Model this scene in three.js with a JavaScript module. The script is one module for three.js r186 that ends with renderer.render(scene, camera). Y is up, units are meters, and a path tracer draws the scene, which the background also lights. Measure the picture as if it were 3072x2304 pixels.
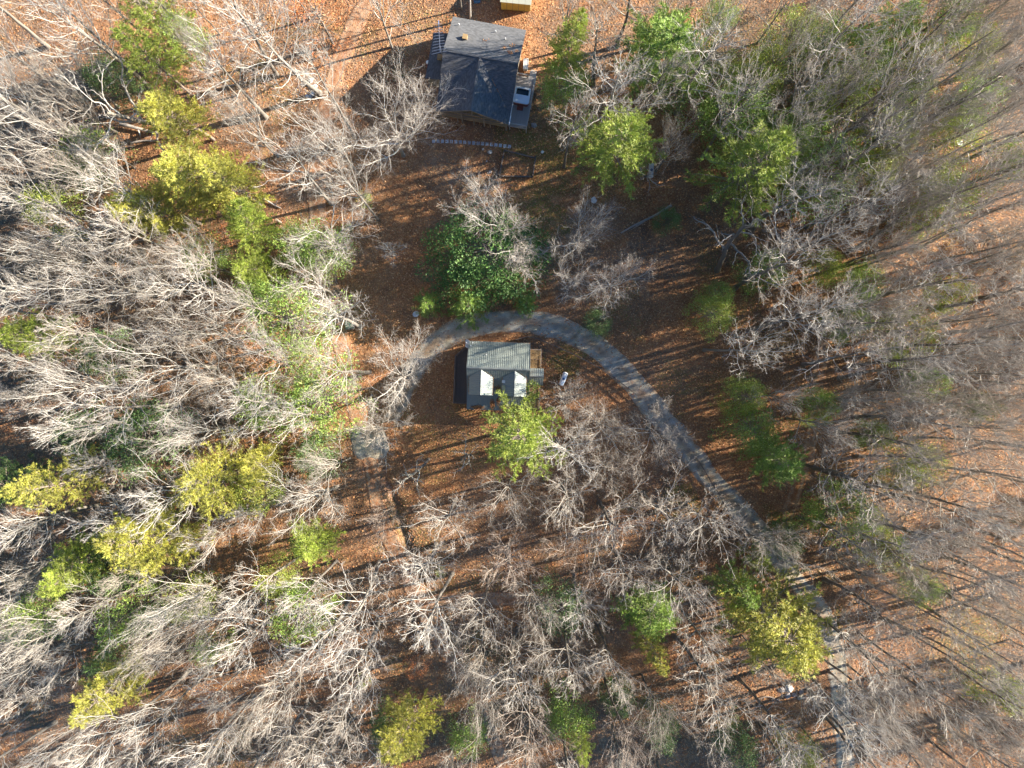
import * as THREE from 'three';
import { Sky } from 'three/addons/objects/Sky.js';
import { RoundedBoxGeometry } from 'three/addons/geometries/RoundedBoxGeometry.js';
import { mergeGeometries, toCreasedNormals } from 'three/addons/utils/BufferGeometryUtils.js';

// ------------------------------------------------------------------ camera, sky, sun, exposure
const H = 90, F = 2130;                                   // camera height (m) and focal length in pixels of the 3072 px picture
const scene = new THREE.Scene();
const camera = new THREE.PerspectiveCamera(2 * Math.atan(1152 / F) * 180 / Math.PI, 4 / 3, 0.5, 3000);
camera.position.set(0, H, 0);
camera.up.set(0, 0, -1);
camera.lookAt(0, 0, 0);
scene.add(camera);
const renderer = new THREE.WebGLRenderer({ antialias: true });
renderer.toneMapping = THREE.LinearToneMapping;
renderer.toneMappingExposure = 4.3;
renderer.shadowMap.enabled = true;
const elev = 21.5 * Math.PI / 180, azim = 15 * Math.PI / 180;
const sunDir = new THREE.Vector3(Math.cos(azim) * Math.cos(elev), Math.sin(elev), -Math.sin(azim) * Math.cos(elev));
const sky = new Sky();
sky.name = 'sky'; sky.userData.kind = 'structure';
sky.scale.setScalar(2000);
sky.material.uniforms.sunPosition.value.copy(sunDir);
sky.material.uniforms.turbidity.value = 2.5;
sky.material.uniforms.rayleigh.value = 1.4;
sky.material.uniforms.mieCoefficient.value = 0.004;
sky.material.uniforms.cloudCoverage.value = 0;
scene.add(sky);
scene.environmentIntensity = 0.13;
const sun = new THREE.DirectionalLight(new THREE.Color().setRGB(1, 0.9, 0.75), 5);
sun.name = 'sun';
sun.position.copy(sunDir).multiplyScalar(200);
sun.castShadow = true;
Object.assign(sun.shadow.camera, { left: -110, right: 110, top: 90, bottom: -90, near: 1, far: 420 });
sun.shadow.mapSize.set(4096, 4096);
sun.shadow.radius = 1;
scene.add(sun, sun.target);

// ------------------------------------------------------------------ helpers
function rngOf(seed) { let a = seed >>> 0; return () => { a = a + 0x6D2B79F5 | 0; let t = Math.imul(a ^ a >>> 15, 1 | a); t = t + Math.imul(t ^ t >>> 7, 61 | t) ^ t; return ((t ^ t >>> 14) >>> 0) / 4294967296; }; }
const LAT = (() => { const r = rngOf(77), t = new Float32Array(65536); for (let i = 0; i < 65536; i++) t[i] = r(); return t; })();
function noise(x, y) {                                    // smooth value noise, 0..1
  const xi = Math.floor(x), yi = Math.floor(y); let fx = x - xi, fy = y - yi;
  fx = fx * fx * (3 - 2 * fx); fy = fy * fy * (3 - 2 * fy);
  const a = LAT[(yi & 255) << 8 | xi & 255], b = LAT[(yi & 255) << 8 | xi + 1 & 255], c = LAT[(yi + 1 & 255) << 8 | xi & 255], d = LAT[(yi + 1 & 255) << 8 | xi + 1 & 255];
  return a + (b - a) * fx + (c - a) * fy + (a - b - c + d) * fx * fy;
}
const fbm = (x, y, o = 4) => { let s = 0, a = 0.5, n = 0; for (let i = 0; i < o; i++) { s += a * noise(x + i * 17.3, y + i * 9.1); n += a; x *= 2.03; y *= 2.03; a *= 0.5; } return s / n; };
const mix = (a, b, t) => a + (b - a) * t, clamp = (x, a = 0, b = 1) => Math.min(b, Math.max(a, x)), step = (a, b, x) => { const t = clamp((x - a) / (b - a)); return t * t * (3 - 2 * t); };
const at = (px, py, y = 0) => new THREE.Vector3((px - 1536) / F * (H - y), y, (py - 1152) / F * (H - y));   // a point of the photograph at height y
const taken = new Map();
function numbered(name) { const n = taken.get(name) ?? 0; taken.set(name, n + 1); return n ? name + '_' + String(n).padStart(3, '0') : name; }
function thing(name, label, category, [x, y, z] = [0, 0, 0], turn = 0, group) {
  const o = new THREE.Group(); o.name = numbered(name); scene.add(o); o.position.set(x, y, z); o.rotation.y = turn;
  o.userData = { label, category }; if (group) o.userData.group = group; return o;
}
function tag(o, label, category, group) { o.userData = { label, category }; if (group) o.userData.group = group; return o; }
function part(name, geometry, material, parent, label) {
  const m = new THREE.Mesh(geometry, material); m.name = name; m.castShadow = m.receiveShadow = true; if (label) m.userData.label = label; parent.add(m); return m;
}
const single = (name, geometry, material, label, category, group) => { const m = part(numbered(name), geometry, material, scene); return tag(m, label, category, group); };
const struct = (name, geometry, material, kind = 'structure') => { const m = part(numbered(name), geometry, material, scene); m.userData.kind = kind; return m; };
const rgb = (r, g, b) => new THREE.Color().setRGB(r, g, b);
const mat = (r, g, b, rough = 0.85, more = {}) => new THREE.MeshStandardMaterial({ color: rgb(r, g, b), roughness: rough, ...more });
const both = { side: THREE.DoubleSide };
function box(x0, x1, y0, y1, z0, z1, bevel = 0) {
  const w = x1 - x0, h = y1 - y0, d = z1 - z0, g = bevel ? new RoundedBoxGeometry(w, h, d, 1, bevel) : new THREE.BoxGeometry(w, h, d);
  return g.translate((x0 + x1) / 2, (y0 + y1) / 2, (z0 + z1) / 2);
}
const bare = (g) => { const n = g.index ? g.toNonIndexed() : g; for (const k of Object.keys(n.attributes)) if (!['position', 'normal', 'uv'].includes(k)) n.deleteAttribute(k); return n; };
const merged = (list) => mergeGeometries(list.map(bare));
function bar(a, b, w, h = w) {                            // a squared timber from a to b
  const d = new THREE.Vector3().subVectors(b, a), L = d.length(), g = new THREE.BoxGeometry(w, h, L);
  g.applyMatrix4(new THREE.Matrix4().lookAt(new THREE.Vector3(), d.clone().negate(), Math.abs(d.y) > 0.95 * L ? new THREE.Vector3(1, 0, 0) : new THREE.Vector3(0, 1, 0)));
  return g.translate((a.x + b.x) / 2, (a.y + b.y) / 2, (a.z + b.z) / 2);
}
const V3 = (x, y, z) => new THREE.Vector3(x, y, z);
function slab(pts, t = 0.06, scale = 1) {                  // a planar polygon of 3D points with thickness t below; uv in metres along the slope
  const P = pts.map((p) => V3(...p)), n = new THREE.Vector3();
  n.crossVectors(P[1].clone().sub(P[0]), P[P.length - 1].clone().sub(P[0])).normalize();
  if (n.y < 0) { P.reverse(); n.negate(); }
  const e = V3(-n.z, 0, n.x).normalize(), f = new THREE.Vector3().crossVectors(n, e), pos = [], uv = [];
  const tri = (...v) => { for (const p of v) { pos.push(p.x, p.y, p.z); uv.push(p.dot(e) * scale, p.dot(f) * scale); } };
  const Q = P.map((p) => p.clone().addScaledVector(n, -t));
  for (let i = 1; i < P.length - 1; i++) { tri(P[0], P[i], P[i + 1]); tri(Q[0], Q[i + 1], Q[i]); }
  for (let i = 0; i < P.length; i++) { const j = (i + 1) % P.length; tri(P[i], Q[i], Q[j]); tri(P[i], Q[j], P[j]); }
  const g = new THREE.BufferGeometry(); g.setAttribute('position', new THREE.Float32BufferAttribute(pos, 3)); g.setAttribute('uv', new THREE.Float32BufferAttribute(uv, 2)); g.computeVertexNormals(); return g;
}
function ribbed(a, b, c, pitch = 0.229, rib = 0.028) {     // ribbed metal sheet: a-b along the top edge, c below a; ribs run from top to bottom
  const u = b.clone().sub(a), w = u.length(), v = c.clone().sub(a); u.normalize();
  const n = new THREE.Vector3().crossVectors(u, v).normalize(); if (n.y < 0) n.negate();
  const prof = [[0, 0]]; for (let s = 0.06; s + 0.1 < w; s += pitch) prof.push([s, 0], [s + 0.022, rib], [s + 0.062, rib], [s + 0.084, 0]); prof.push([w, 0]);
  const pos = [], idx = [];
  const P = (s, h, t) => a.clone().addScaledVector(u, s).addScaledVector(n, h).addScaledVector(v, t);
  const quad = (p, q, r, s) => { const k = pos.length / 3; for (const x of [p, q, r, s]) pos.push(x.x, x.y, x.z); idx.push(k, k + 1, k + 2, k, k + 2, k + 3); };
  for (let i = 0; i + 1 < prof.length; i++) { const [s0, h0] = prof[i], [s1, h1] = prof[i + 1]; quad(P(s0, h0, 0), P(s1, h1, 0), P(s1, h1, 1), P(s0, h0, 1)); }
  quad(P(0, -0.03, 0), P(w, -0.03, 0), P(w, -0.03, 1), P(0, -0.03, 1));
  quad(P(0, 0, 0), P(0, -0.03, 0), P(0, -0.03, 1), P(0, 0, 1)); quad(P(w, 0, 0), P(w, -0.03, 0), P(w, -0.03, 1), P(w, 0, 1));
  quad(P(0, 0, 1), P(w, 0, 1), P(w, -0.03, 1), P(0, -0.03, 1));
  const g = new THREE.BufferGeometry(); g.setAttribute('position', new THREE.Float32BufferAttribute(pos, 3)); g.setIndex(idx); const o = g.toNonIndexed(); o.computeVertexNormals(); return o;
}
function tile(size, f, srgb = true) {                      // a computed square texture, f(u, v) -> [r, g, b] linear, or one number for relief
  const d = new Uint8Array(size * size * 4), enc = (x) => Math.round(255 * (srgb ? (x <= 0.0031308 ? 12.92 * x : 1.055 * Math.pow(clamp(x), 1 / 2.4) - 0.055) : clamp(x)));
  for (let j = 0; j < size; j++) for (let i = 0; i < size; i++) { const c = f(i / size, j / size, i, j), o = (j * size + i) * 4; if (c.length) { d[o] = enc(c[0]); d[o + 1] = enc(c[1]); d[o + 2] = enc(c[2]); } else d[o] = d[o + 1] = d[o + 2] = enc(c); d[o + 3] = 255; }
  const t = new THREE.DataTexture(d, size, size); t.magFilter = THREE.LinearFilter; t.minFilter = THREE.LinearMipmapLinearFilter; t.generateMipmaps = true; t.wrapS = t.wrapT = THREE.RepeatWrapping; if (srgb) t.colorSpace = THREE.SRGBColorSpace; t.needsUpdate = true; return t;
}
const wrapNoise = (u, v, n, seed = 0) => { const a = u * n, b = v * n, xi = Math.floor(a), yi = Math.floor(b); let fx = a - xi, fy = b - yi; fx = fx * fx * (3 - 2 * fx); fy = fy * fy * (3 - 2 * fy); const q = (x, y) => LAT[((y % n) * 37 + seed * 101 & 255) << 8 | (x % n) * 13 + seed * 53 & 255]; return mix(mix(q(xi, yi), q(xi + 1, yi), fx), mix(q(xi, yi + 1), q(xi + 1, yi + 1), fx), fy); };

// ------------------------------------------------------------------ roads, ditch, ground
const S = (list) => list.map(([x, y]) => { const p = at(x, y); return [p.x, p.z]; });
function polyline(list, each = 0.5) {
  const c = new THREE.CatmullRomCurve3(list.map(([x, z]) => V3(x, 0, z)), false, 'centripetal'), n = Math.ceil(c.getLength() / each);
  return c.getSpacedPoints(n);
}
const ROADS = [
  { name: 'gravel_drive', kind: 'gravel', w: 2.95, line: polyline(S([[1170, 1258], [1205, 1200], [1238, 1120], [1290, 1045], [1370, 995], [1460, 970], [1540, 963], [1640, 972], [1730, 1005], [1810, 1060], [1900, 1150], [2000, 1272], [2090, 1385], [2180, 1490], [2270, 1590], [2350, 1690], [2420, 1780], [2475, 1860], [2505, 1940], [2520, 2050], [2530, 2180], [2545, 2400]])) },
  { name: 'dirt_lane', kind: 'dirt', w: 2.6, line: polyline(S([[1170, -90], [1100, 10], [1055, 100], [1015, 200], [990, 300], [965, 400], [950, 500], [948, 600], [960, 720], [985, 830], [1005, 940], [1030, 1060], [1060, 1180], [1085, 1290]])) },
  { name: 'dirt_lane', kind: 'dirt', w: 2.2, line: polyline(S([[1110, 1330], [1115, 1420], [1135, 1520], [1170, 1620], [1215, 1720], [1262, 1810], [1330, 1940], [1400, 2060], [1450, 2160], [1500, 2260], [1560, 2400]])) },
  { name: 'dirt_lane', kind: 'dirt', w: 2.0, line: polyline(S([[2740, 700], [2660, 800], [2560, 900], [2482, 1010], [2458, 1110], [2450, 1230], [2425, 1360], [2385, 1480], [2350, 1600]])) },
  { name: 'dirt_lane', kind: 'dirt', w: 1.9, line: polyline(S([[1262, 1812], [1400, 1796], [1560, 1798], [1720, 1810], [1900, 1812], [2060, 1800], [2200, 1770]])) },
];
const DITCH = polyline(S([[985, 690], [998, 800], [1008, 920], [1030, 1010], [1050, 1090], [1068, 1160]]), 0.7).concat([null], polyline(S([[1140, 1370], [1152, 1430], [1180, 1490], [1200, 1560], [1212, 1610], [1240, 1690], [1268, 1760], [1252, 1840], [1230, 1900]]), 0.7));
// distance fields on a coarse grid: road (signed by half width) and ditch
const GX = 80, GZ = 62, GD = 0.5, gw = Math.round(2 * GX / GD) + 1, gh = Math.round(2 * GZ / GD) + 1;
const roadField = new Float32Array(gw * gh).fill(9), ditchField = new Float32Array(gw * gh).fill(9);
function stamp(field, pts, half, reach = 4) {
  for (const p of pts) { if (!p) continue; const i0 = Math.round((p.x + GX) / GD), j0 = Math.round((p.z + GZ) / GD), k = Math.ceil((reach + half) / GD);
    for (let j = j0 - k; j <= j0 + k; j++) for (let i = i0 - k; i <= i0 + k; i++) if (i >= 0 && j >= 0 && i < gw && j < gh) { const d = Math.hypot(i * GD - GX - p.x, j * GD - GZ - p.z) - half, o = j * gw + i; if (d < field[o]) field[o] = d; } }
}
for (const r of ROADS) stamp(roadField, r.line, r.w / 2);
stamp(ditchField, DITCH, 0, 2);
const sample = (field, x, z) => { const a = clamp((x + GX) / GD, 0, gw - 1.01), b = clamp((z + GZ) / GD, 0, gh - 1.01), i = Math.floor(a), j = Math.floor(b), fx = a - i, fy = b - j, o = j * gw + i; return mix(mix(field[o], field[o + 1], fx), mix(field[o + gw], field[o + gw + 1], fx), fy); };
const inside = (x, z) => Math.abs(x) < GX - 1 && Math.abs(z) < GZ - 1;
function groundY(x, z) {
  let y = (fbm(x / 11 + 40, z / 11 + 40, 2) - 0.5) * 0.7 + (noise(x / 1.7 + 5, z / 1.7 + 9) - 0.5) * 0.13;
  if (inside(x, z)) { const d = sample(ditchField, x, z); y -= 0.75 * Math.exp(-(d * d) / 0.28); const r = sample(roadField, x, z); if (r < 0.8) y = mix(y, (fbm(x / 11 + 40, z / 11 + 40, 2) - 0.5) * 0.7, step(0.8, -0.2, r)); }
  return y;
}
{
  const xs = [], zs = [], axis = (m, list) => { const out = [400, 250, 170, 130, 105, 92]; for (const e of out) if (e > m) list.push(-e); for (let v = -m; v <= m + 1e-6; v += 0.42) list.push(v); for (const e of out.slice().reverse()) if (e > m) list.push(e); };
  axis(76, xs); axis(58, zs);
  const pos = [], uv = [], idx = [], nx = xs.length;
  for (const z of zs) for (const x of xs) { pos.push(x, groundY(x, z), z); uv.push((x + 76) / 152, (z + 76) / 152); }
  for (let j = 0; j + 1 < zs.length; j++) for (let i = 0; i + 1 < nx; i++) { const o = j * nx + i; idx.push(o, o + nx, o + 1, o + 1, o + nx, o + nx + 1); }
  const g = new THREE.BufferGeometry(); g.setAttribute('position', new THREE.Float32BufferAttribute(pos, 3)); g.setAttribute('uv', new THREE.Float32BufferAttribute(uv, 2)); g.setIndex(idx); g.computeVertexNormals();
  const r = rngOf(5);
  const grassSpots = [[1705, 1075, 60], [1560, 420, 70], [1640, 470, 90], [2500, 1880, 60], [2330, 1560, 50], [1600, 640, 130], [2050, 1500, 60], [2900, 1900, 120], [2700, 300, 160], [2250, 300, 140]].map(([x, y, s]) => { const p = at(x, y); return [p.x, p.z, s / 23.7]; });
  const sandSpots = [[850, 585, 75], [840, 620, 60], [1150, 1480, 60], [1130, 1600, 70], [1180, 1720, 60], [1010, 1080, 50], [2660, 1960, 110], [2560, 2030, 80], [2540, 1340, 70], [960, 520, 60], [1100, 1420, 50], [420, 1350, 60]].map(([x, y, s]) => { const p = at(x, y); return [p.x, p.z, s / 23.7]; });
  const leaf = [[0.36, 0.16, 0.06], [0.29, 0.12, 0.05], [0.43, 0.225, 0.095], [0.22, 0.09, 0.042], [0.40, 0.165, 0.07], [0.33, 0.18, 0.07], [0.5, 0.3, 0.15]];
  const t = tile(2048, (u, v) => {
    const x = u * 152 - 76, z = v * 152 - 76;
    if (Math.abs(z) > 60) { const q = leaf[Math.floor(r() * 4)]; return q; }
    const c = leaf[Math.floor(Math.pow(r(), 1.3) * leaf.length)], big = fbm(x / 9, z / 9, 4), mid = fbm(x / 1.3 + 50, z / 1.3, 3);
    let k = 0.62 + 0.5 * mid + 0.34 * (r() - 0.5), R = c[0] * k, G = c[1] * k, B = c[2] * k;
    const duff = clamp(step(0.44, 0.66, big) * 0.75 + step(0.5, 0.72, fbm(x / 3.2 + 7, z / 3.2 + 70, 3)) * 0.35 + 0.28 * step(18, 34, Math.abs(x - 4)), 0, 0.85);   // patches of older, duller litter, more of it in the woods
    const dk = duff * (0.55 + 0.6 * r()), old = fbm(x / 4 + 20, z / 4, 2); R = mix(R, mix(0.14, 0.25, old) * k, dk); G = mix(G, mix(0.085, 0.185, old) * k, dk); B = mix(B, mix(0.05, 0.125, old) * k, dk);
    let gr = step(0.6, 0.75, fbm(x / 5 + 80, z / 5 + 30, 3)) * 0.2; for (const [a, b, s] of grassSpots) { const d = Math.hypot(x - a, z - b) / s; if (d < 1.3) gr = Math.max(gr, step(1.15, 0.3, d + (mid - 0.5) * 1.6) * 0.6); }
    if (r() < gr) { R = 0.19 * k; G = 0.16 * k; B = 0.035 * k; }
    let sd = 0; for (const [a, b, s] of sandSpots) { const d = Math.hypot(x - a, z - b) / s; if (d < 1.3) sd = Math.max(sd, step(1.1, 0.2, d + (mid - 0.5) * 1.4) * 0.6); }
    if (r() < sd) { R = mix(R, 0.5 * k, 0.8); G = mix(G, 0.3 * k, 0.8); B = mix(B, 0.19 * k, 0.8); }
    if (r() < 0.02) { R *= 1.7; G *= 1.7; B *= 1.7; }
    return [R, G, B];
  });
  t.wrapS = t.wrapT = THREE.MirroredRepeatWrapping;
  const bump = tile(512, (u, v) => clamp(0.5 * wrapNoise(u, v, 64, 1) + 0.5 * wrapNoise(u, v, 128, 2)), false);
  bump.repeat.set(16, 16);
  struct('ground', g, new THREE.MeshStandardMaterial({ map: t, bumpMap: bump, bumpScale: 0.06, roughness: 1 }));
}
{
  const r = rngOf(9);
  const gravel = tile(512, (u, v) => { const k = 0.55 + 0.5 * wrapNoise(u, v, 8, 3) + 0.35 * (wrapNoise(u, v, 90, 4) - 0.5) + 0.5 * (r() - 0.5), w = wrapNoise(u, v, 5, 6); return [0.4 * k, mix(0.36, 0.38, w) * k, mix(0.26, 0.33, w) * k]; });
  const dirt = tile(512, (u, v) => { const k = 0.6 + 0.5 * wrapNoise(u, v, 8, 5) + 0.45 * (r() - 0.5), l = wrapNoise(u, v, 40, 7); return r() < 0.25 + step(0.5, 0.75, l) * 0.45 ? [0.36 * k, 0.15 * k, 0.06 * k] : [0.40 * k, 0.31 * k, 0.215 * k]; });
  const gb = tile(256, (u, v) => clamp(wrapNoise(u, v, 64, 1) * 0.6 + 0.4 * r()), false);
  const mats = { gravel: new THREE.MeshStandardMaterial({ map: gravel, bumpMap: gb, bumpScale: 0.04, roughness: 1, vertexColors: true }), dirt: new THREE.MeshStandardMaterial({ map: dirt, bumpMap: gb, bumpScale: 0.04, roughness: 1, vertexColors: true }) };
  const flat = (x, z) => (fbm(x / 11 + 40, z / 11 + 40, 2) - 0.5) * 0.7;
  ROADS.forEach((R, ri) => {
    const pos = [], uv = [], col = [], idx = [], N = 12; let s = 0;
    R.line.forEach((p, i) => {
      const q = R.line[Math.min(i + 1, R.line.length - 1)], o = R.line[Math.max(i - 1, 0)], dx = q.x - o.x, dz = q.z - o.z, L = Math.hypot(dx, dz), nx = -dz / L, nz = dx / L; s += 0.5;
      const taper = (R.kind === 'gravel' ? mix(0.72, 1.12, step(0, 14, s)) * mix(1, 0.82, step(45, 75, s)) : 1), wl = taper * R.w / 2 * (1 + 0.34 * (noise(s / 2.2 + ri * 30, 3) - 0.5) + 0.1 * (noise(s / 0.6, 8 + ri) - 0.5)), wr = taper * R.w / 2 * (1 + 0.34 * (noise(s / 2.2 + ri * 30, 53) - 0.5) + 0.1 * (noise(s / 0.6, 28 + ri) - 0.5));
      for (let k = 0; k <= N; k++) {
        const t = k / N * 2 - 1, d = t < 0 ? t * wl : t * wr, x = p.x + nx * d, z = p.z + nz * d, e = Math.abs(t);
        pos.push(x, flat(x, z) + (e > 0.99 ? -0.12 : 0.035 + 0.004 * ri - 0.03 * Math.pow(e, 6) - 0.012 * Math.exp(-Math.pow((e - 0.5) / 0.16, 2))), z); uv.push(x / 4, z / 4);
        const rut = Math.exp(-Math.pow((e - 0.52) / 0.2, 2)), litter = clamp((1 - 0.8 * rut) * 1.5 * fbm(x / 1.1, z / 1.1, 3) - 0.3 + 0.5 * Math.pow(e, 5) * noise(x, z) + (R.kind === 'gravel' ? 0.5 * step(16, 2, s) : 0.1));   // leaves gather between the wheel ruts
        col.push(mix(1.12, 0.95, litter), mix(1.1, 0.62, litter), mix(1.08, 0.42, litter));
      }
      if (i) for (let k = 0; k < N; k++) { const a = (i - 1) * (N + 1) + k, b = a + N + 1; idx.push(a, a + 1, b, a + 1, b + 1, b); }
    });
    const g = new THREE.BufferGeometry(); g.setAttribute('position', new THREE.Float32BufferAttribute(pos, 3)); g.setAttribute('uv', new THREE.Float32BufferAttribute(uv, 2)); g.setAttribute('color', new THREE.Float32BufferAttribute(col, 3)); g.setIndex(idx); g.computeVertexNormals();
    if (g.attributes.normal.getY(20) < 0) { const a = g.index.array; for (let i = 0; i < a.length; i += 3) { const k = a[i]; a[i] = a[i + 1]; a[i + 1] = k; } g.computeVertexNormals(); }
    struct(R.name, g, mats[R.kind]);
  });
  // grey gravel parking pad
  const c = at(1108, 1325), pts = []; for (let i = 0; i < 40; i++) { const a = i / 40 * Math.PI * 2, q = Math.pow(Math.pow(Math.abs(Math.cos(a)), 4) + Math.pow(Math.abs(Math.sin(a)), 4), -0.25) * (0.93 + 0.16 * noise(i / 2.2, 4)); pts.push([c.x + 2.5 * q * Math.cos(a) + 0.35 * q * Math.sin(a), c.z + 2.3 * q * Math.sin(a)]); }
  const pos = [], uv = [], col = [], idx = [], rings = 8;
  for (let j = 0; j <= rings; j++) for (const [x, z] of pts) { const t = j / rings, X = mix(c.x, x, t), Z = mix(c.z, z, t); pos.push(X, groundY(X, Z) + (j === rings ? -0.12 : 0.075), Z); uv.push(X / 4, Z / 4); const l = clamp(fbm(X / 1.2 + 9, Z / 1.2, 3) * 1.3 - 0.45); col.push(mix(1, 0.95, l), mix(1, 0.7, l), mix(1, 0.5, l)); }
  for (let j = 0; j < rings; j++) for (let i = 0; i < 40; i++) { const a = j * 40 + i, b = j * 40 + (i + 1) % 40; idx.push(a, b + 40, a + 40, a, b, b + 40); }
  const g = new THREE.BufferGeometry(); g.setAttribute('position', new THREE.Float32BufferAttribute(pos, 3)); g.setAttribute('uv', new THREE.Float32BufferAttribute(uv, 2)); g.setAttribute('color', new THREE.Float32BufferAttribute(col, 3)); g.setIndex(idx); g.computeVertexNormals();
  if (g.attributes.normal.getY(100) < 0) { const a = g.index.array; for (let i = 0; i < a.length; i += 3) { const k = a[i]; a[i] = a[i + 1]; a[i + 1] = k; } g.computeVertexNormals(); }
  struct('parking_pad', g, mats.gravel);
}
// ------------------------------------------------------------------ surfaces of the buildings
const metalRoof = new THREE.MeshStandardMaterial({ color: rgb(0.21, 0.235, 0.215), roughness: 0.5, metalness: 0.25, roughnessMap: tile(256, (u, v) => 0.75 + 0.4 * (wrapNoise(u, v, 16, 2) - 0.5), false) });
const metalTrim = mat(0.15, 0.165, 0.16, 0.5, { metalness: 0.25 });
const woodTex = (r0, g0, b0, seed) => { const r = rngOf(seed); return tile(256, (u, v) => { const k = 0.65 + 0.45 * wrapNoise(u, v * 0.25, 64, seed) + 0.25 * (r() - 0.5) + 0.2 * wrapNoise(u, v, 6, seed + 3); return [r0 * k, g0 * k, b0 * k]; }); };
const logWall = new THREE.MeshStandardMaterial({ map: woodTex(0.24, 0.15, 0.085, 3), roughness: 0.85 });
const greyWood = new THREE.MeshStandardMaterial({ map: woodTex(0.34, 0.31, 0.28, 4), roughness: 0.9 });
const tanWood = new THREE.MeshStandardMaterial({ map: woodTex(0.42, 0.28, 0.13, 5), roughness: 0.85 });
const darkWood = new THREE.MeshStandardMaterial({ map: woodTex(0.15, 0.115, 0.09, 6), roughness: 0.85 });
const railWood = new THREE.MeshStandardMaterial({ map: woodTex(0.30, 0.22, 0.15, 7), roughness: 0.9 });
const glass = mat(0.03, 0.04, 0.05, 0.08);
const white = mat(0.78, 0.78, 0.76, 0.5), offWhite = mat(0.6, 0.6, 0.56, 0.7), steel = mat(0.55, 0.55, 0.55, 0.35, { metalness: 0.8 });
const shingle = (() => {
  const r = rngOf(12), cells = Array.from({ length: 40 * 64 }, () => r());
  const f = (u, v) => { const row = Math.floor(v * 32), o = (row % 2) * 0.5 / 10, c = Math.floor(((u + o) % 1) * 10); return [row, cells[(row * 40 + c) % cells.length], v * 32 - row]; };
  const map = tile(512, (u, v) => { const [, c, t] = f(u, v), k = 0.7 + 0.5 * c + 0.3 * (r() - 0.5) + 0.25 * (wrapNoise(u, v, 5, 3) - 0.5); return [0.1 * k, 0.1 * k, 0.103 * k]; });
  const bump = tile(512, (u, v) => { const [, c, t] = f(u, v); return 0.2 + 0.55 * t + 0.2 * c; }, false);
  for (const t of [map, bump]) t.repeat.set(1 / 3, 1 / 3 * 0.75);
  return new THREE.MeshStandardMaterial({ map, bumpMap: bump, bumpScale: 0.012, roughness: 0.95 });
})();
const leafMats = [[0.48, 0.2, 0.065], [0.38, 0.15, 0.055], [0.52, 0.27, 0.11], [0.27, 0.105, 0.045], [0.58, 0.35, 0.18]];
const leafGeo = (() => { const g = new THREE.BufferGeometry(); g.setAttribute('position', new THREE.Float32BufferAttribute([0, 0, -0.5, 0.28, 0.1, 0, 0, 0, 0.5, -0.28, 0.12, 0.02], 3)); g.setIndex([0, 2, 1, 0, 3, 2]); g.computeVertexNormals(); return g; })();
const leafInst = new THREE.MeshStandardMaterial({ roughness: 0.9, side: THREE.DoubleSide });
function leaves(name, list, parent, label) {               // fallen leaves nobody could count: one instanced object; list of [x, y, z, size]
  const m = new THREE.InstancedMesh(leafGeo, leafInst, list.length), r = rngOf(list.length + 3), q = new THREE.Object3D(), c = new THREE.Color();
  list.forEach(([x, y, z, s], i) => { q.position.set(x, y, z); q.rotation.set((r() - 0.5) * 1.3, r() * 6.28, (r() - 0.5) * 1.3); q.scale.set(s, s, s * (0.8 + 0.5 * r())); q.updateMatrix(); m.setMatrixAt(i, q.matrix); const k = leafMats[Math.floor(r() * 5)], b = 0.6 + 0.7 * r(); m.setColorAt(i, c.setRGB(k[0] * b, k[1] * b, k[2] * b)); });
  m.name = parent === scene ? numbered(name) : name; m.userData.kind = 'stuff'; if (label) m.userData.label = label; m.castShadow = m.receiveShadow = true; parent.add(m); return m;
}
function prism(profile, a, b, axis = 'x') {                // closed profile of [u, y] points drawn along x (u is z) or along z (u is x)
  const s = new THREE.Shape(profile.map(([u, y]) => new THREE.Vector2(u, y))), g = new THREE.ExtrudeGeometry(s, { depth: b - a, bevelEnabled: false });
  if (axis === 'x') { g.rotateY(-Math.PI / 2); g.translate(b, 0, 0); } else g.translate(0, 0, a);
  return g;
}
function boards(x0, x1, z0, z1, y, w, alongX, gap = 0.012) { const out = [], r = rngOf(Math.round(x0 * 91 + z1 * 37) + 900); if (alongX) for (let z = z0; z + w <= z1 + 1e-3; z += w) out.push(box(x0 + 0.02 * r(), x1 - 0.02 * r(), y - 0.035, y + 0.004 * r(), z, z + w - gap)); else for (let x = x0; x + w <= x1 + 1e-3; x += w) out.push(box(x, x + w - gap, y - 0.035, y + 0.004 * r(), z0, z1)); return merged(out); }
const stuff = (m) => { m.userData.kind = 'stuff'; return m; };
function railing(o, pts, y, h, m, balusters = true, each = 1.6) {   // posts, top rail and balusters along a line of [x, z] points at deck height y
  for (let i = 0; i + 1 < pts.length; i++) {
    const a = V3(pts[i][0], y, pts[i][1]), b = V3(pts[i + 1][0], y, pts[i + 1][1]), L = a.distanceTo(b), n = Math.max(1, Math.round(L / each));
    const top = part('top_rail', bar(a.clone().setY(y + h), b.clone().setY(y + h), 0.13, 0.045), m, o); part('bottom_rail', bar(a.clone().setY(y + 0.12), b.clone().setY(y + 0.12), 0.05, 0.08), m, o);
    for (let k = i ? 1 : 0; k <= n; k++) { const p = a.clone().lerp(b, k / n); part('post', box(p.x - 0.05, p.x + 0.05, -0.3, y + h - 0.025, p.z - 0.05, p.z + 0.05), m, o); }
    if (balusters) { const list = [], c = Math.floor(L / 0.14); for (let k = 1; k < c; k++) { const p = a.clone().lerp(b, k / c); list.push(box(p.x - 0.017, p.x + 0.017, y + 0.16, y + h - 0.023, p.z - 0.017, p.z + 0.017)); } stuff(part('balusters', merged(list), m, o)); }
  }
}
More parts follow.
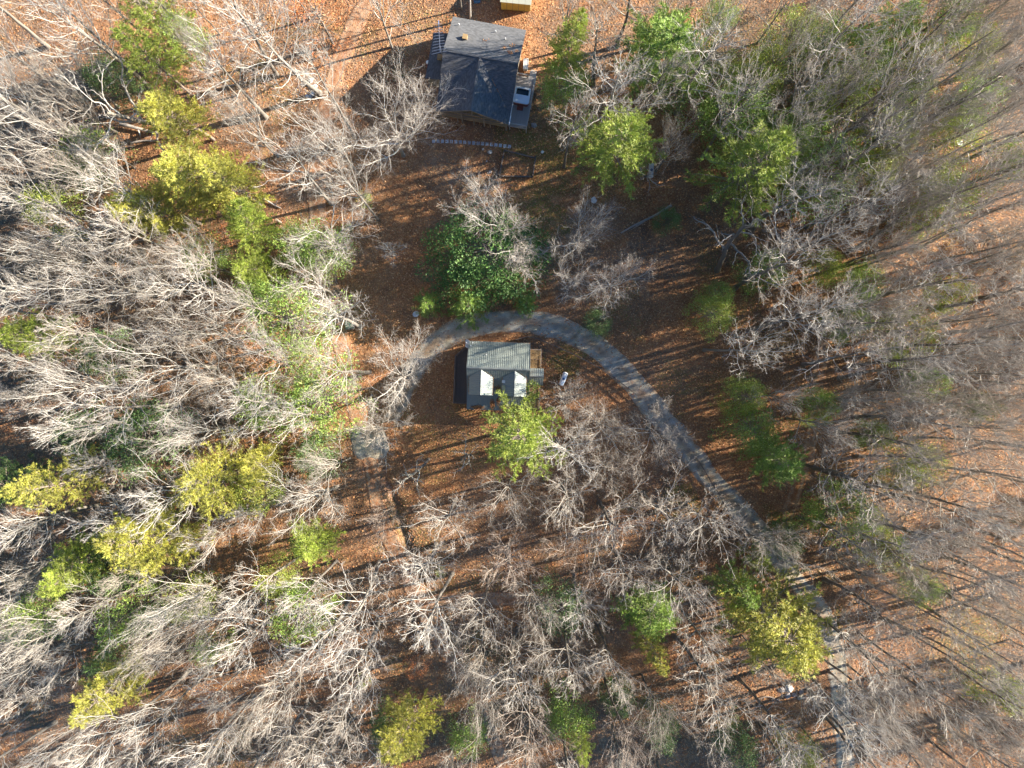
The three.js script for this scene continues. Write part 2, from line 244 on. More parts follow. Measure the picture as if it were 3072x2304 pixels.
function windowPart(o, wall, u, y, w, h, at0, axis, m = tanWood) {   // framed window on a wall plane: axis 'z' faces +-z, 'x' faces +-x
  const d = wall, f = axis === 'z' ? box(u - w / 2 - 0.07, u + w / 2 + 0.07, y - 0.07, y + h + 0.07, at0 - 0.03, at0 + 0.03) : box(at0 - 0.03, at0 + 0.03, y - 0.07, y + h + 0.07, u - w / 2 - 0.07, u + w / 2 + 0.07);
  const win = part('window', f, m, o); part('pane', axis === 'z' ? box(u - w / 2, u + w / 2, y, y + h, at0 - 0.036, at0 + 0.036) : box(at0 - 0.036, at0 + 0.036, y, y + h, u - w / 2, u + w / 2), glass, win); return win;
}

// ------------------------------------------------------------------ the metal-roofed cabin in the middle
const cabinAt = [-1.615, 0, -1.76], cabinTurn = -2.3 * Math.PI / 180;
{
  const o = thing('cabin', 'small cabin with grey ribbed metal roof and two dormers inside the drive bend', 'cabin', cabinAt, cabinTurn), X = 3.72;
  part('wall', prism([[-3.05, -0.4], [-3.05, 3.1], [0, 5.98], [2.2, 3.93], [2.2, -0.4]], -X + 0.32, X - 0.32), logWall, o);
  const R = 6.2, zn = -3.4, yn = R + zn * 0.93, zs = 2.3, ys = R - zs * 0.93, ze = 5.0, ye = ys - (ze - zs) * 0.46;
  part('roof_slope', ribbed(V3(-X, R, 0), V3(X, R, 0), V3(-X, yn, zn)), metalRoof, o, 'lighter ribbed metal slope');
  part('roof_slope', ribbed(V3(-X, R, 0), V3(X, R, 0), V3(-X, ys, zs)), metalRoof, o, 'dark ribbed slope behind the dormers');
  part('porch_roof', ribbed(V3(-X, ys - 0.012, zs - 0.04), V3(X, ys - 0.012, zs - 0.04), V3(-X, ye, ze)), metalRoof, o, 'low front slope with leaf piles');
  part('ridge_cap', merged([slab([[-X - 0.02, R + 0.055, 0], [X + 0.02, R + 0.055, 0], [X + 0.02, R - 0.09, -0.17], [-X - 0.02, R - 0.09, -0.17]], 0.012), slab([[-X - 0.02, R + 0.056, 0], [X + 0.02, R + 0.056, 0], [X + 0.02, R - 0.09, 0.17], [-X - 0.02, R - 0.09, 0.17]], 0.012)]), metalTrim, o);
  for (const s of [-1, 1]) part('rake_trim', merged([bar(V3(s * (X + 0.03), R - 0.06, 0.02), V3(s * (X + 0.03), ys - 0.06, zs), 0.04, 0.18), bar(V3(s * (X + 0.03), R - 0.06, -0.02), V3(s * (X + 0.03), yn - 0.06, zn), 0.04, 0.18), bar(V3(s * (X + 0.03), ys - 0.06, zs), V3(s * (X + 0.03), ye - 0.06, ze), 0.04, 0.16)]), metalTrim, o);
  for (const cx of [-2.02, 1.98]) {
    const w = 1.42, yr = 6.08, yw = 5.36, zf = 3.14;
    const d = part('dormer', prism([[cx - w + 0.16, 3.2], [cx + w - 0.16, 3.2], [cx + w - 0.16, yw - 0.02], [cx, yr - 0.09], [cx - w + 0.16, yw - 0.02]], 0.3, zf - 0.2, 'z'), logWall, o);
    for (const s of [-1, 1]) part('roof_slope', ribbed(V3(cx, yr, 0.1), V3(cx, yr, zf), V3(cx + s * w, yw - 0.06, 0.1)), metalRoof, d);
    part('ridge_cap', merged([-1, 1].map((s) => slab([[cx, yr + 0.05 + s * 0.0007, 0.1], [cx, yr + 0.05 + s * 0.0007, zf + 0.02], [cx + s * 0.14, yr - 0.02, zf + 0.02], [cx + s * 0.14, yr - 0.02, 0.1]], 0.01))), metalTrim, d);
    windowPart(d, 0, cx, 3.95, 1.2, 0.95, zf - 0.2, 'z');
    part('fascia', merged([-1, 1].map((s) => bar(V3(cx, yr - 0.08, zf - 0.03), V3(cx + s * w, yw - 0.14, zf - 0.03), 0.04, 0.14))), metalTrim, d);
  }
  const pipe = (x, z, y, h) => part('vent_pipe', new THREE.CylinderGeometry(0.05, 0.06, h, 10).translate(x, y + h / 2, z), white, o);
  pipe(-1.55, -1.72, R - 1.72 * 0.93 - 0.05, 0.35); pipe(-3.5, -2.75, R - 2.75 * 0.93 - 0.05, 0.25); pipe(-3.3, -3.15, R - 3.15 * 0.93 - 0.05, 0.2);
  for (const [x, z, s] of [[-2.8, 3.75, 0.12], [-2.55, 3.55, 0.1]]) part('roof_patch', box(x - s, x + s, 0, 0.03, z - s * 0.6, z + s * 0.6).rotateX(0.43).translate(0, ys - (z - zs) * 0.46 - 0.0 + 1.55, 0), white, o);
  // east side porch with its own little gable
  const ex = 5.5, pr = 3.35, pe = 2.78;
  for (const s of [-1, 1]) part('porch_roof', ribbed(V3(X - 0.5, pr, 0.68), V3(ex, pr, 0.68), V3(X - 0.5, pe, 0.68 + s * 1.03)), metalRoof, o);
  part('ridge_cap', merged([-1, 1].map((s) => slab([[X - 0.5, pr + 0.05 + s * 0.0006, 0.68], [ex + 0.02, pr + 0.05 + s * 0.0006, 0.68], [ex + 0.02, pr - 0.03, 0.68 + s * 0.13], [X - 0.5, pr - 0.03, 0.68 + s * 0.13]], 0.01))), metalTrim, o);
  for (const z of [-0.2, 1.56]) part('porch_post', box(ex - 0.25, ex - 0.13, -0.3, pe + 0.02, z - 0.06, z + 0.06), railWood, o);
  stuff(part('deck_boards', boards(X - 0.4, 5.2, -2.7, 4.6, 0.62, 0.145, true, 0.03), tanWood, o, 'sunlit tan deck boards'));
  part('deck_frame', merged([box(X - 0.35, X - 0.27, -0.3, 0.58, -2.68, 4.58), box(5.08, 5.16, -0.3, 0.58, -2.68, 4.58)]), darkWood, o);
  railing(o, [[3.75, -2.7], [5.17, -2.7], [5.17, -0.5]], 0.62, 0.95, railWood); railing(o, [[5.17, 1.9], [5.17, 4.6], [3.8, 4.6]], 0.62, 0.95, railWood);
  for (let i = 0; i < 9; i++) part('lattice_slat', bar(V3(3.85 + i * 0.15, 1.62, -2.62), V3(3.85 + i * 0.15, 1.62, -1.5), 0.06, 0.03), tanWood, o);
  part('beam', box(3.5, 5.2, 1.53, 1.6, -1.56, -1.46), railWood, o);
  // west deck in the shade
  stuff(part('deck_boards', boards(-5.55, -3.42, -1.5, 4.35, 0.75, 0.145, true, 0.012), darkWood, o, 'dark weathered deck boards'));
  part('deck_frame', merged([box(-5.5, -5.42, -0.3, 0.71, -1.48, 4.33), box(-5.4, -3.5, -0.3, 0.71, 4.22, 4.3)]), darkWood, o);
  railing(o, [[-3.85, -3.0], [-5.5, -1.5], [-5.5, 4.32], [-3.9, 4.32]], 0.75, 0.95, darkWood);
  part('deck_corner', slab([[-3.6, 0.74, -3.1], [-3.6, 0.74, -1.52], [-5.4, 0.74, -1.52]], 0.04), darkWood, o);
  // front porch floor, posts, openings
  part('porch_floor', box(-3.4, 3.3, -0.3, 0.6, 2.2, 4.55), darkWood, o);
  for (const x of [-3.3, -1.1, 1.1, 3.3]) part('porch_post', box(x - 0.07, x + 0.07, 0.6, ye + 0.1, 4.4, 4.54), railWood, o);
  const door = part('door', box(-0.45, 0.45, 0.6, 2.65, 2.17, 2.25), darkWood, o); part('handle', box(0.3, 0.36, 1.5, 1.6, 2.25, 2.3), steel, door);
  windowPart(o, 0, -2, 1.3, 1, 1.1, 2.21, 'z'); windowPart(o, 0, 2, 1.3, 1, 1.1, 2.21, 'z'); windowPart(o, 0, -1.2, 1.4, 0.9, 0.9, -3.06, 'z'); windowPart(o, 0, 1.4, 1.4, 0.9, 0.9, -3.06, 'z'); windowPart(o, 0, -0.6, 1.4, 1, 1, 3.41, 'x'); windowPart(o, 0, 0.5, 1.4, 1, 1, -3.41, 'x');
  // leaves caught in the valleys and along the front eave
  const r = rngOf(33), L = [];
  const yAt = (z) => z < zs ? R - z * 0.93 : ys - (z - zs) * 0.46;
  const heap = (n, x0, x1, z0, z1, thick = 0.08) => { for (let i = 0; i < n; i++) { const x = mix(x0, x1, 0.5 + (r() + r() + r() - 1.5) * 0.42), z = mix(z0, z1, 0.5 + (r() + r() + r() - 1.5) * 0.42); L.push([x, yAt(z) + 0.03 + thick * r(), z, 0.1 + 0.06 * r()]); } };
  heap(420, -3.3, -1.6, 4.45, 5.0, 0.16); heap(300, -0.95, -0.3, 3.6, 5.0, 0.14); heap(260, 0.2, 1.4, 4.3, 5.0, 0.16); heap(170, -0.1, 0.4, 3.2, 4.4, 0.1); heap(110, -0.5, 0.45, 1.9, 2.6, 0.06); heap(140, 1.4, 3.2, 4.3, 5, 0.12);
  for (const cx of [-2.02, 1.98]) for (const s of [-1, 1]) for (let i = 0; i < 70; i++) { const z = mix(0.75, 3.1, r()); L.push([cx + s * (1.42 + 0.05 * r()), 5.32 + 0.05 * r(), z, 0.07 + 0.04 * r()]); if (s > 0 && i < 45) { const t = r(); L.push([cx + mix(0.15, 1.42, t), mix(6.05, 5.38, t) + 0.05, mix(0.12, 0.86, t), 0.08]); } }
  for (let i = 0; i < 120; i++) L.push([mix(-X, X, r()), yn + 0.06, zn - 0.02 + 0.07 * r(), 0.06 + 0.04 * r()]);
  leaves('leaf_pile', L, o, 'orange fallen leaves lying on the metal roof');
}
const onCabin = (x, y, z) => V3(x, y, z).applyAxisAngle(V3(0, 1, 0), cabinTurn).add(V3(...cabinAt));
{ // two loose panels on the dormer, two white dishes at the corner of the cabin
  const slopeY = (x) => 6.08 - (1.98 - x) * 0.507 + 0.05;
  const panel = (name, x, z, w, d, turn, m, label) => { const p = onCabin(x, slopeY(x), z), g = new RoundedBoxGeometry(w, 0.04, d, 1, 0.012); g.rotateY(turn); g.rotateZ(0.468); g.rotateY(cabinTurn); g.translate(p.x, p.y, p.z); single(name, g, m, label, 'panel'); };
  panel('loose_sheet', 0.67, 1.45, 0.42, 0.34, 0, offWhite, 'white square panel lying on the dark slope of the cabin dormer');
  panel('loose_board', 0.72, 2.18, 0.48, 0.56, 0.2, mat(0.42, 0.37, 0.2, 0.9), 'tan square board lying on the dark dormer slope below the white panel');
}
function dish(label, p, rad, aim, poleTo, group) {          // satellite dish: reflector, arm, feed head and pole
  const o = thing('satellite_dish', label, 'satellite dish', [p.x, poleTo, p.z], 0, group), y = p.y - poleTo, pts = []; for (let i = 0; i <= 8; i++) pts.push(new THREE.Vector2(rad * i / 8, rad * 0.22 * (i / 8) ** 2)); pts.push(new THREE.Vector2(rad * 1.03, rad * 0.21)); for (let i = 8; i >= 0; i--) pts.push(new THREE.Vector2(rad * i / 8 + 0.001, rad * 0.22 * (i / 8) ** 2 - 0.02));
  const q = new THREE.Quaternion().setFromUnitVectors(V3(0, 1, 0), aim.clone().normalize());
  part('reflector', new THREE.LatheGeometry(pts, 24).applyQuaternion(q).translate(0, y, 0), mat(0.5, 0.52, 0.55, 0.55, both), o);
  const f = aim.clone().normalize().multiplyScalar(rad * 1.1).add(V3(0, y - rad * 0.35, 0).sub(V3(0, 0, 0))); part('feed_arm', bar(V3(0, y - rad * 0.85, 0).addScaledVector(aim.clone().normalize(), 0.02), f, 0.03), steel, o); part('feed_head', new RoundedBoxGeometry(0.11, 0.09, 0.09, 1, 0.02).translate(f.x, f.y, f.z), white, o);
  part('pole', new THREE.CylinderGeometry(0.03, 0.03, y + 0.2, 10).translate(0, y / 2 - 0.1, 0), steel, o); return o;
}
{
  const a = onCabin(-3.92, 3.4, -3.25), b = onCabin(-3.95, 3.05, -2.8);
  dish('upper white dish at the cabin roof corner above the gravel drive', a, 0.3, V3(-0.5, 0.8, 0.4), a.y - 0.5); dish('lower white dish at the cabin roof corner above the gravel drive', b, 0.3, V3(-0.6, 0.7, 0.3), b.y - 0.5);
  const c = at(1247, 941, 1.5); dish('grey satellite dish on a pole beside the young pines', c, 0.4, V3(0.35, 0.75, 0.55), groundY(c.x, c.z));
}

// ------------------------------------------------------------------ the dark-shingled house
const houseAt = [-3.75, 0, -38.9], houseTurn = -10.5 * Math.PI / 180;
const onHouse = (x, y, z) => V3(x, y, z).applyAxisAngle(V3(0, 1, 0), houseTurn).add(V3(...houseAt));
{
  const o = thing('house', 'larger house with dark grey shingled cross-gable roof and side deck', 'house', houseAt, houseTurn), E = 4.6, W = -4.5, R = 5.6, e = 3.2, N = -5.3, Sx = 5.3, P = 6.45;
  const siding = new THREE.MeshStandardMaterial({ map: woodTex(0.30, 0.24, 0.17, 8), roughness: 0.9 });
  part('wall', prism([[-4.95, -0.4], [-4.95, 3.25], [0, 5.45], [3.4, 3.9], [3.4, -0.4]], W + 0.3, E - 0.3), siding, o);
  part('roof_slope', slab([[W, e, N], [E, e, N], [E, R, 0], [W, R, 0]], 0.09), shingle, o, 'sunlit shingle slope crossed by branch shadows');
  part('roof_slope', slab([[0, R, 0.004], [E, R, 0.004], [E, e, Sx]], 0.09), shingle, o); part('roof_slope', slab([[0, R, 0.004], [W, R, 0.004], [W, e, Sx]], 0.09), shingle, o);
  part('roof_slope', slab([[0.002, R, 0.004], [E, e, Sx + 0.004], [E, e, P], [0.002, R, P]], 0.09), shingle, o); part('roof_slope', slab([[-0.002, R, 0.004], [W, e, Sx + 0.004], [W, e, P], [-0.002, R, P]], 0.09), shingle, o);
  part('ridge_cap', merged([bar(V3(W, R + 0.02, 0), V3(E, R + 0.02, 0), 0.22, 0.05), bar(V3(0, R + 0.022, 0.12), V3(0, R + 0.022, P), 0.22, 0.05)]), shingle, o);
  part('gutter', merged([box(E + 0.005, E + 0.1, e - 0.14, e - 0.03, 5.3, P), box(E + 0.004, E + 0.06, e + 0.05, e + 0.16, 1.6, 5.3).translate(0, 0, 0)]), white, o);
  for (const s of [-1, 1]) part('fascia', bar(V3(0, R - 0.14, P - 0.03), V3(s < 0 ? W : E, e - 0.14, P - 0.03), 0.04, 0.16), greyWood, o);
  // open porch under the front gable
  part('porch_floor', box(W + 0.3, E - 0.25, 1.4, 1.5, 3.4, 6.2), tanWood, o);
  for (const x of [-4.1, -1.4, 1.4, 4.2]) part('porch_post', box(x - 0.08, x + 0.08, -0.4, 3.1, 6.02, 6.18), railWood, o);
  part('tie_beam', box(W + 0.3, E - 0.3, 3.06, 3.24, 6.03, 6.17), railWood, o); part('king_post', box(-0.07, 0.07, 3.24, 5.3, 6.04, 6.16), railWood, o);
  for (const s of [-1, 1]) part('truss_brace', bar(V3(s * 2.1, 3.3, 6.1), V3(0, 4.6, 6.1), 0.1, 0.12), railWood, o);
  railing(o, [[W + 0.4, 6.15], [E - 0.3, 6.15]], 1.5, 0.9, railWood, true, 1.9);
  railing(o, [[W + 0.4, 3.6], [W + 0.4, 6.15]], 1.5, 0.9, railWood);
  const door = part('door', box(-0.5, 0.5, 1.5, 3.5, 3.36, 3.46), darkWood, o); part('handle', box(0.36, 0.42, 2.4, 2.5, 3.46, 3.5), steel, door);
  for (const x of [-2.6, 2.6]) windowPart(o, 0, x, 2.2, 1.2, 1.1, 3.41, 'z'); windowPart(o, 0, -2, 1.8, 1.1, 1, E - 0.3, 'x'); windowPart(o, 0, 1, 1.8, 1.1, 1, E - 0.3, 'x'); windowPart(o, 0, -2.5, 1.8, 1, 1, -4.95, 'z');
  // lean-to on the shaded side
  part('lean_to_roof', slab([[-6.65, 2.35, -3.35], [-4.45, 2.85, -3.35], [-4.45, 2.85, 2.4], [-6.65, 2.35, 2.4]], 0.08), shingle, o); part('lean_to_wall', box(-6.45, -4.25, -0.4, 2.3, -3.15, 2.2), siding, o);
  for (const [x, z, y] of [[-2.35, -2.35, 4.5], [-5.25, -0.25, 2.6]]) { const c = part('chimney_box', box(x - 0.26, x + 0.26, y - 0.2, y + 0.45, z - 0.26, z + 0.26), tanWood, o, 'tan wooden chimney box'); part('cap', box(x - 0.29, x + 0.29, y + 0.45, y + 0.49, z - 0.29, z + 0.29), mat(0.3, 0.2, 0.09, 0.8), c); }
  for (const [x, z] of [[1.05, -4.15], [-3.5, -4.2], [2.4, -3.3]]) part('vent_pipe', new THREE.CylinderGeometry(0.05, 0.05, 0.4, 10).translate(x, R + z * 0.453 + 0.15, z), white, o);
  // side deck with hot tub space, rails and stairs
  stuff(part('deck_boards', boards(E - 0.25, 6.8, -0.35, 6.0, 1.5, 0.145, true, 0.014), greyWood, o, 'weathered grey deck boards'));
  part('deck_frame', merged([box(6.68, 6.76, 1.2, 1.46, -0.33, 5.98), box(E - 0.2, 6.66, 1.2, 1.46, 5.88, 5.96), box(E - 0.2, 6.66, 1.2, 1.46, -0.33, -0.25)]), greyWood, o);
  railing(o, [[6.74, -0.35], [6.74, 5.95], [4.6, 5.95]], 1.5, 0.9, greyWood);
  railing(o, [[4.5, -0.3], [5.8, -0.3]], 1.5, 0.9, greyWood);
  for (let i = 0; i < 6; i++) part('stair_tread', box(5.86, 6.66, 1.5 - 0.22 * (i + 1) - 0.04, 1.5 - 0.22 * (i + 1), -0.38 - 0.27 * (i + 1), -0.38 - 0.27 * i - 0.02), greyWood, o);
  const r = rngOf(44), L = []; for (let i = 0; i < 90; i++) { const t = 0.35 + 0.4 * r(); L.push([E * t + 0.06 * (r() - 0.5), mix(R, e, t) + 0.03, Sx * t + 0.1 * (r() - 0.5), 0.1]); } for (const [cx, cz, n] of [[2.5, -1.9, 40], [3.4, -1.4, 50], [3.4, -2.6, 30], [0.1, -2.6, 12], [4, -1.8, 25]]) for (let i = 0; i < n; i++) { const x = cx + (r() + r() - 1) * 0.45, z = cz + (r() + r() - 1) * 0.35; L.push([x, R + z * 0.453 + 0.03, z, 0.1 + 0.05 * r()]); }
  leaves('leaf_pile', L, o, 'scattered orange leaves on the shingles');
}
{ // hot tub with half-folded cover and steps
  const p = onHouse(5.5, 1.5, 2.3), o = thing('hot_tub', 'hot tub with half-open grey cover on the house deck', 'hot tub', [p.x, p.y, p.z], houseTurn), ring = new THREE.Shape(), hole = new THREE.Path();
  const rr = (s, w, d, q) => { s.moveTo(-w + q, -d); s.lineTo(w - q, -d); s.quadraticCurveTo(w, -d, w, -d + q); s.lineTo(w, d - q); s.quadraticCurveTo(w, d, w - q, d); s.lineTo(-w + q, d); s.quadraticCurveTo(-w, d, -w, d - q); s.lineTo(-w, -d + q); s.quadraticCurveTo(-w, -d, -w + q, -d); };
  rr(ring, 0.95, 0.98, 0.28); rr(hole, 0.8, 0.83, 0.26); ring.holes.push(hole);
  const shell = new THREE.ExtrudeGeometry(ring, { depth: 0.1, bevelEnabled: true, bevelSize: 0.03, bevelThickness: 0.03, bevelSegments: 2 }).rotateX(-Math.PI / 2).translate(0, 0.78, 0); part('rim', shell, mat(0.62, 0.63, 0.62, 0.35), o);
  const body = new THREE.Shape(); rr(body, 0.92, 0.95, 0.26); const skirt = new THREE.ExtrudeGeometry(ring, { depth: 0.78, bevelEnabled: false }).rotateX(-Math.PI / 2); part('skirt', skirt, mat(0.22, 0.075, 0.05, 0.7), o);
  const w = new THREE.Shape(); rr(w, 0.82, 0.85, 0.26); part('water', new THREE.ShapeGeometry(w).rotateX(-Math.PI / 2).translate(0, 0.6, 0), mat(0.03, 0.035, 0.025, 0.08), o);
  const c = new THREE.Shape(); c.moveTo(-0.99, 0); c.lineTo(0.99, 0); c.lineTo(0.99, -0.75); c.quadraticCurveTo(0.97, -1.02, 0.7, -1.02); c.lineTo(-0.7, -1.02); c.quadraticCurveTo(-0.97, -1.02, -0.99, -0.75); c.closePath();
  part('cover', new THREE.ExtrudeGeometry(c, { depth: 0.09, bevelEnabled: true, bevelSize: 0.02, bevelThickness: 0.02, bevelSegments: 2 }).rotateX(-Math.PI / 2).translate(0, 0.93, 0.02), mat(0.55, 0.6, 0.66, 0.6), o, 'pale folded cover over one half');
  for (let i = 0; i < 2; i++) part('step', box(-0.38, 0.38, 0, 0.42 - 0.2 * i, 1.04 + 0.27 * i, 1.3 + 0.27 * i), mat(0.2, 0.06, 0.04, 0.75), o);
}
{ // television antenna on a mast at the lean-to
  const p = onHouse(-4.62, 0, 0.35), o = thing('television_antenna', 'tall television antenna with many rods beside the house roof', 'antenna', [p.x, 0, p.z], 0), y = 7.2;
  part('mast', new THREE.CylinderGeometry(0.03, 0.035, y + 0.5, 8).translate(0, y / 2 - 0.2, 0), steel, o);
  const a = V3(-0.02, y, 0.7), b = V3(-0.15, y + 0.35, -2.4); part('boom', bar(a, b, 0.06), steel, o);
  for (let i = 0; i < 11; i++) { const t = i / 10, c = a.clone().lerp(b, t), L = mix(1.0, 0.45, t), sw = mix(0.35, 0, t); part('rod', merged([bar(c.clone(), c.clone().add(V3(-L, 0, sw * 0.7)), 0.034), bar(c.clone(), c.clone().add(V3(L * 0.75, 0, -sw * 0.3)), 0.034)]), steel, o); }
  part('tip', bar(b, b.clone().add(V3(-0.01, 0.04, -0.4)), 0.07), mat(0.1, 0.25, 0.5, 0.5), o);
}
// ------------------------------------------------------------------ trees
class Grow {                                              // collects tubes, blades and leaves into one indexed geometry with vertex colours
  constructor() { this.p = []; this.n = []; this.c = []; this.i = []; }
  tube(pts, rad, sides, tone, tip) {
    let ref = Math.abs(pts[1].y - pts[0].y) > 0.8 * pts[1].distanceTo(pts[0]) ? V3(1, 0, 0) : V3(0, 1, 0), base = this.p.length / 3; const t = V3(), a = V3(), b = V3();
    for (let k = 0; k < pts.length; k++) {
      t.subVectors(pts[Math.min(k + 1, pts.length - 1)], pts[Math.max(k - 1, 0)]).normalize(); a.crossVectors(t, ref).normalize(); b.crossVectors(t, a); ref = b.clone().negate(); if (ref.lengthSq() < 0.1) ref = V3(0, 1, 0);
      const last = tip && k === pts.length - 1;
      for (let s = 0; s < (last ? 1 : sides); s++) { const w = s / sides * Math.PI * 2, cx = Math.cos(w), sx = Math.sin(w), nx = a.x * cx + b.x * sx, ny = a.y * cx + b.y * sx, nz = a.z * cx + b.z * sx, r = last ? 0 : rad[k]; this.p.push(pts[k].x + nx * r, pts[k].y + ny * r, pts[k].z + nz * r); if (last) this.n.push(t.x, t.y, t.z); else this.n.push(nx, ny, nz); this.c.push(...tone(k, s)); }
      if (k) { const o = base + (k - 1) * sides, q = o + sides; for (let s = 0; s < sides; s++) { const s1 = (s + 1) % sides; if (last) this.i.push(o + s, o + s1, q); else this.i.push(o + s, o + s1, q + s, o + s1, q + s1, q + s); } }
    }
  }
  face(pts, col) { const n = V3().crossVectors(pts[1].clone().sub(pts[0]), pts[pts.length - 1].clone().sub(pts[0])).normalize(); if (n.y < 0) { pts.reverse(); n.negate(); } const k = this.p.length / 3; for (const q of pts) { this.p.push(q.x, q.y, q.z); this.n.push(n.x, n.y, n.z); this.c.push(...col); } for (let i = 1; i + 1 < pts.length; i++) this.i.push(k, k + i, k + i + 1); }
  build() { const g = new THREE.BufferGeometry(); g.setAttribute('position', new THREE.Float32BufferAttribute(this.p, 3)); g.setAttribute('normal', new THREE.Float32BufferAttribute(this.n, 3)); g.setAttribute('color', new THREE.Float32BufferAttribute(this.c, 3)); g.setIndex(this.i); return g; }
}
const dirOf = (r) => { const z = r() * 2 - 1, a = r() * 6.2832, s = Math.sqrt(1 - z * z); return V3(s * Math.cos(a), z, s * Math.sin(a)); };
function tilted(d, angle, az) { const a = Math.abs(d.y) > 0.9 ? V3(1, 0, 0) : V3(0, 1, 0), u = V3().crossVectors(d, a).normalize(), v = V3().crossVectors(d, u); return V3().addScaledVector(d, Math.cos(angle)).addScaledVector(u, Math.sin(angle) * Math.cos(az)).addScaledVector(v, Math.sin(angle) * Math.sin(az)).normalize(); }
const LEVEL_TONE = [[0.2, 0.18, 0.155], [0.4, 0.375, 0.335], [0.46, 0.43, 0.39], [0.40, 0.365, 0.325], [0.35, 0.31, 0.27]];
// kinds of bare tree: n children, ang, ratio of lengths, wiggle and upward pull per level
const KINDS = {
  oak: { h: 16, r0: 0.23, trunk: 0.5, start: 0.45, n: [9, 10, 7, 7], ang: [0.9, 0.75, 0.8, 0.8], ratio: [1.0, 0.52, 0.5, 0.52], wig: [0.10, 0.3, 0.36, 0.36, 0.3], up: [0.1, 0.1, 0.1, 0.06, 0.04], seg: [7, 8, 6, 4, 2], ex: 0.15 },
  tall: { h: 23, r0: 0.23, trunk: 0.97, start: 0.42, n: [18, 7, 6, 5], ang: [0.85, 0.7, 0.7, 0.7], ratio: [0.29, 0.46, 0.5, 0.5], wig: [0.05, 0.2, 0.25, 0.25, 0.2], up: [0.06, 0.15, 0.14, 0.1, 0.06], seg: [12, 6, 5, 3, 2], ex: 0.55 },
  slim: { h: 12, r0: 0.1, trunk: 0.9, start: 0.3, n: [14, 8, 7, 6], ang: [0.8, 0.75, 0.7, 0.7], ratio: [0.38, 0.46, 0.5, 0.5], wig: [0.12, 0.26, 0.3, 0.3, 0.3], up: [0.05, 0.12, 0.12, 0.06, 0.04], seg: [9, 6, 4, 3, 2], ex: 0.5 },
  round: { h: 14, r0: 0.2, trunk: 0.5, start: 0.4, n: [10, 11, 9, 7], ang: [0.85, 0.75, 0.75, 0.75], ratio: [1.0, 0.5, 0.5, 0.52], wig: [0.1, 0.24, 0.3, 0.3, 0.28], up: [0.1, 0.1, 0.1, 0.06, 0.04], seg: [7, 8, 6, 4, 2], ex: 0.15 },
  dead: { h: 15, r0: 0.26, trunk: 0.75, start: 0.4, n: [7, 6, 3, 2], ang: [0.95, 0.8, 0.8, 0.8], ratio: [0.6, 0.45, 0.42, 0.45], wig: [0.14, 0.42, 0.45, 0.4, 0.3], up: [0.05, 0.06, 0.08, 0.06, 0], seg: [9, 9, 6, 4, 2], ex: 0.3 },
};
const NSIDE = [8, 6, 4, 3, 3];
function bareTree(kind, seed) {
  const K = KINDS[kind], r = rngOf(seed), trunk = new Grow(), crown = new Grow(), minR = [0.05, 0.026, 0.015, 0.0095, 0.007];
  const grow = (p, d, len, rad, lv) => {
    const n = K.seg[lv], pts = [p.clone()], rads = [rad], st = len / n; d = d.clone();
    const tone0 = 0.75 + 0.5 * r(), T = LEVEL_TONE[lv], end = lv === 0 ? (K.ex > 0.4 ? 0.2 : 0.55) : 0.3;
    for (let i = 1; i <= n; i++) { d.addScaledVector(dirOf(r), K.wig[lv] * (lv && i === 1 ? 0.5 : 1)); d.y += K.up[lv]; d.normalize(); p = p.clone().addScaledVector(d, st); pts.push(p); rads.push(Math.max(minR[lv] * (lv > 2 ? 1 - 0.5 * i / n : 1), rad * mix(1, end, i / n))); }
    if (lv === 0) { rads[0] *= 1.45; }
    (lv ? crown : trunk).tube(pts, rads, NSIDE[lv], () => { const k = tone0 * (lv < 2 ? 0.8 + 0.4 * r() : 1); return [T[0] * k, T[1] * k, T[2] * k]; }, lv > 2);
    if (lv >= 4) return;
    const nc = K.n[lv], s0 = lv ? 0.22 : K.start, az0 = r() * 6.28;
    for (let c = 0; c < nc; c++) {
      const t = clamp(s0 + (1 - s0) * (c + 0.2 + 0.8 * r()) / nc, 0, 0.995), f = t * n, k = Math.floor(f), q = pts[k].clone().lerp(pts[k + 1], f - k), dd = pts[k + 1].clone().sub(pts[k]).normalize();
      const u = (t - s0) / (1 - s0), ang = K.ang[lv] * mix(1.15, 0.6, u) * (0.75 + 0.5 * r()), cd = tilted(dd, ang, az0 + c * 2.4 + r());
      let L = (lv ? len : K.h) * K.ratio[lv] * (lv ? mix(1, 0.55, u) : (K.ex > 0.4 ? Math.sin(Math.PI * mix(0.3, 0.92, u)) : 0.55)) * (0.65 + 0.6 * r());
      grow(q, cd, L, Math.max(minR[lv + 1], mix(rads[k], rads[k + 1], f - k) * (lv ? 0.52 : (K.ex > 0.4 ? 0.4 : 0.55)) * (0.75 + 0.4 * r())), lv + 1);
    }
  };
  grow(V3(0, -0.15, 0), V3((r() - 0.5) * 0.12, 1, (r() - 0.5) * 0.12).normalize(), K.h * K.trunk, K.r0, 0);
  const a = trunk.build(), b = crown.build(); b.computeBoundingBox();
  const P = b.attributes.position, bb = b.boundingBox, cx = (bb.min.x + bb.max.x) / 2, cz = (bb.min.z + bb.max.z) / 2, ds = []; for (let i = 0; i < P.count; i += 7) ds.push(Math.hypot(P.getX(i) - cx, P.getZ(i) - cz)); ds.sort((x, y) => x - y);
  return { parts: [['trunk', a, 'bark'], ['crown', b, 'bark']], h: bb.max.y, r: ds[Math.floor(ds.length * 0.93)], cx, cz };
}
const barkOf = (r, g, b) => new THREE.MeshStandardMaterial({ color: rgb(r, g, b), vertexColors: true, roughness: 0.9 });
const BARK = { pale: barkOf(0.98, 0.96, 0.93), mid: barkOf(0.82, 0.78, 0.73), brown: barkOf(0.72, 0.62, 0.55), dark: barkOf(0.5, 0.45, 0.4) };
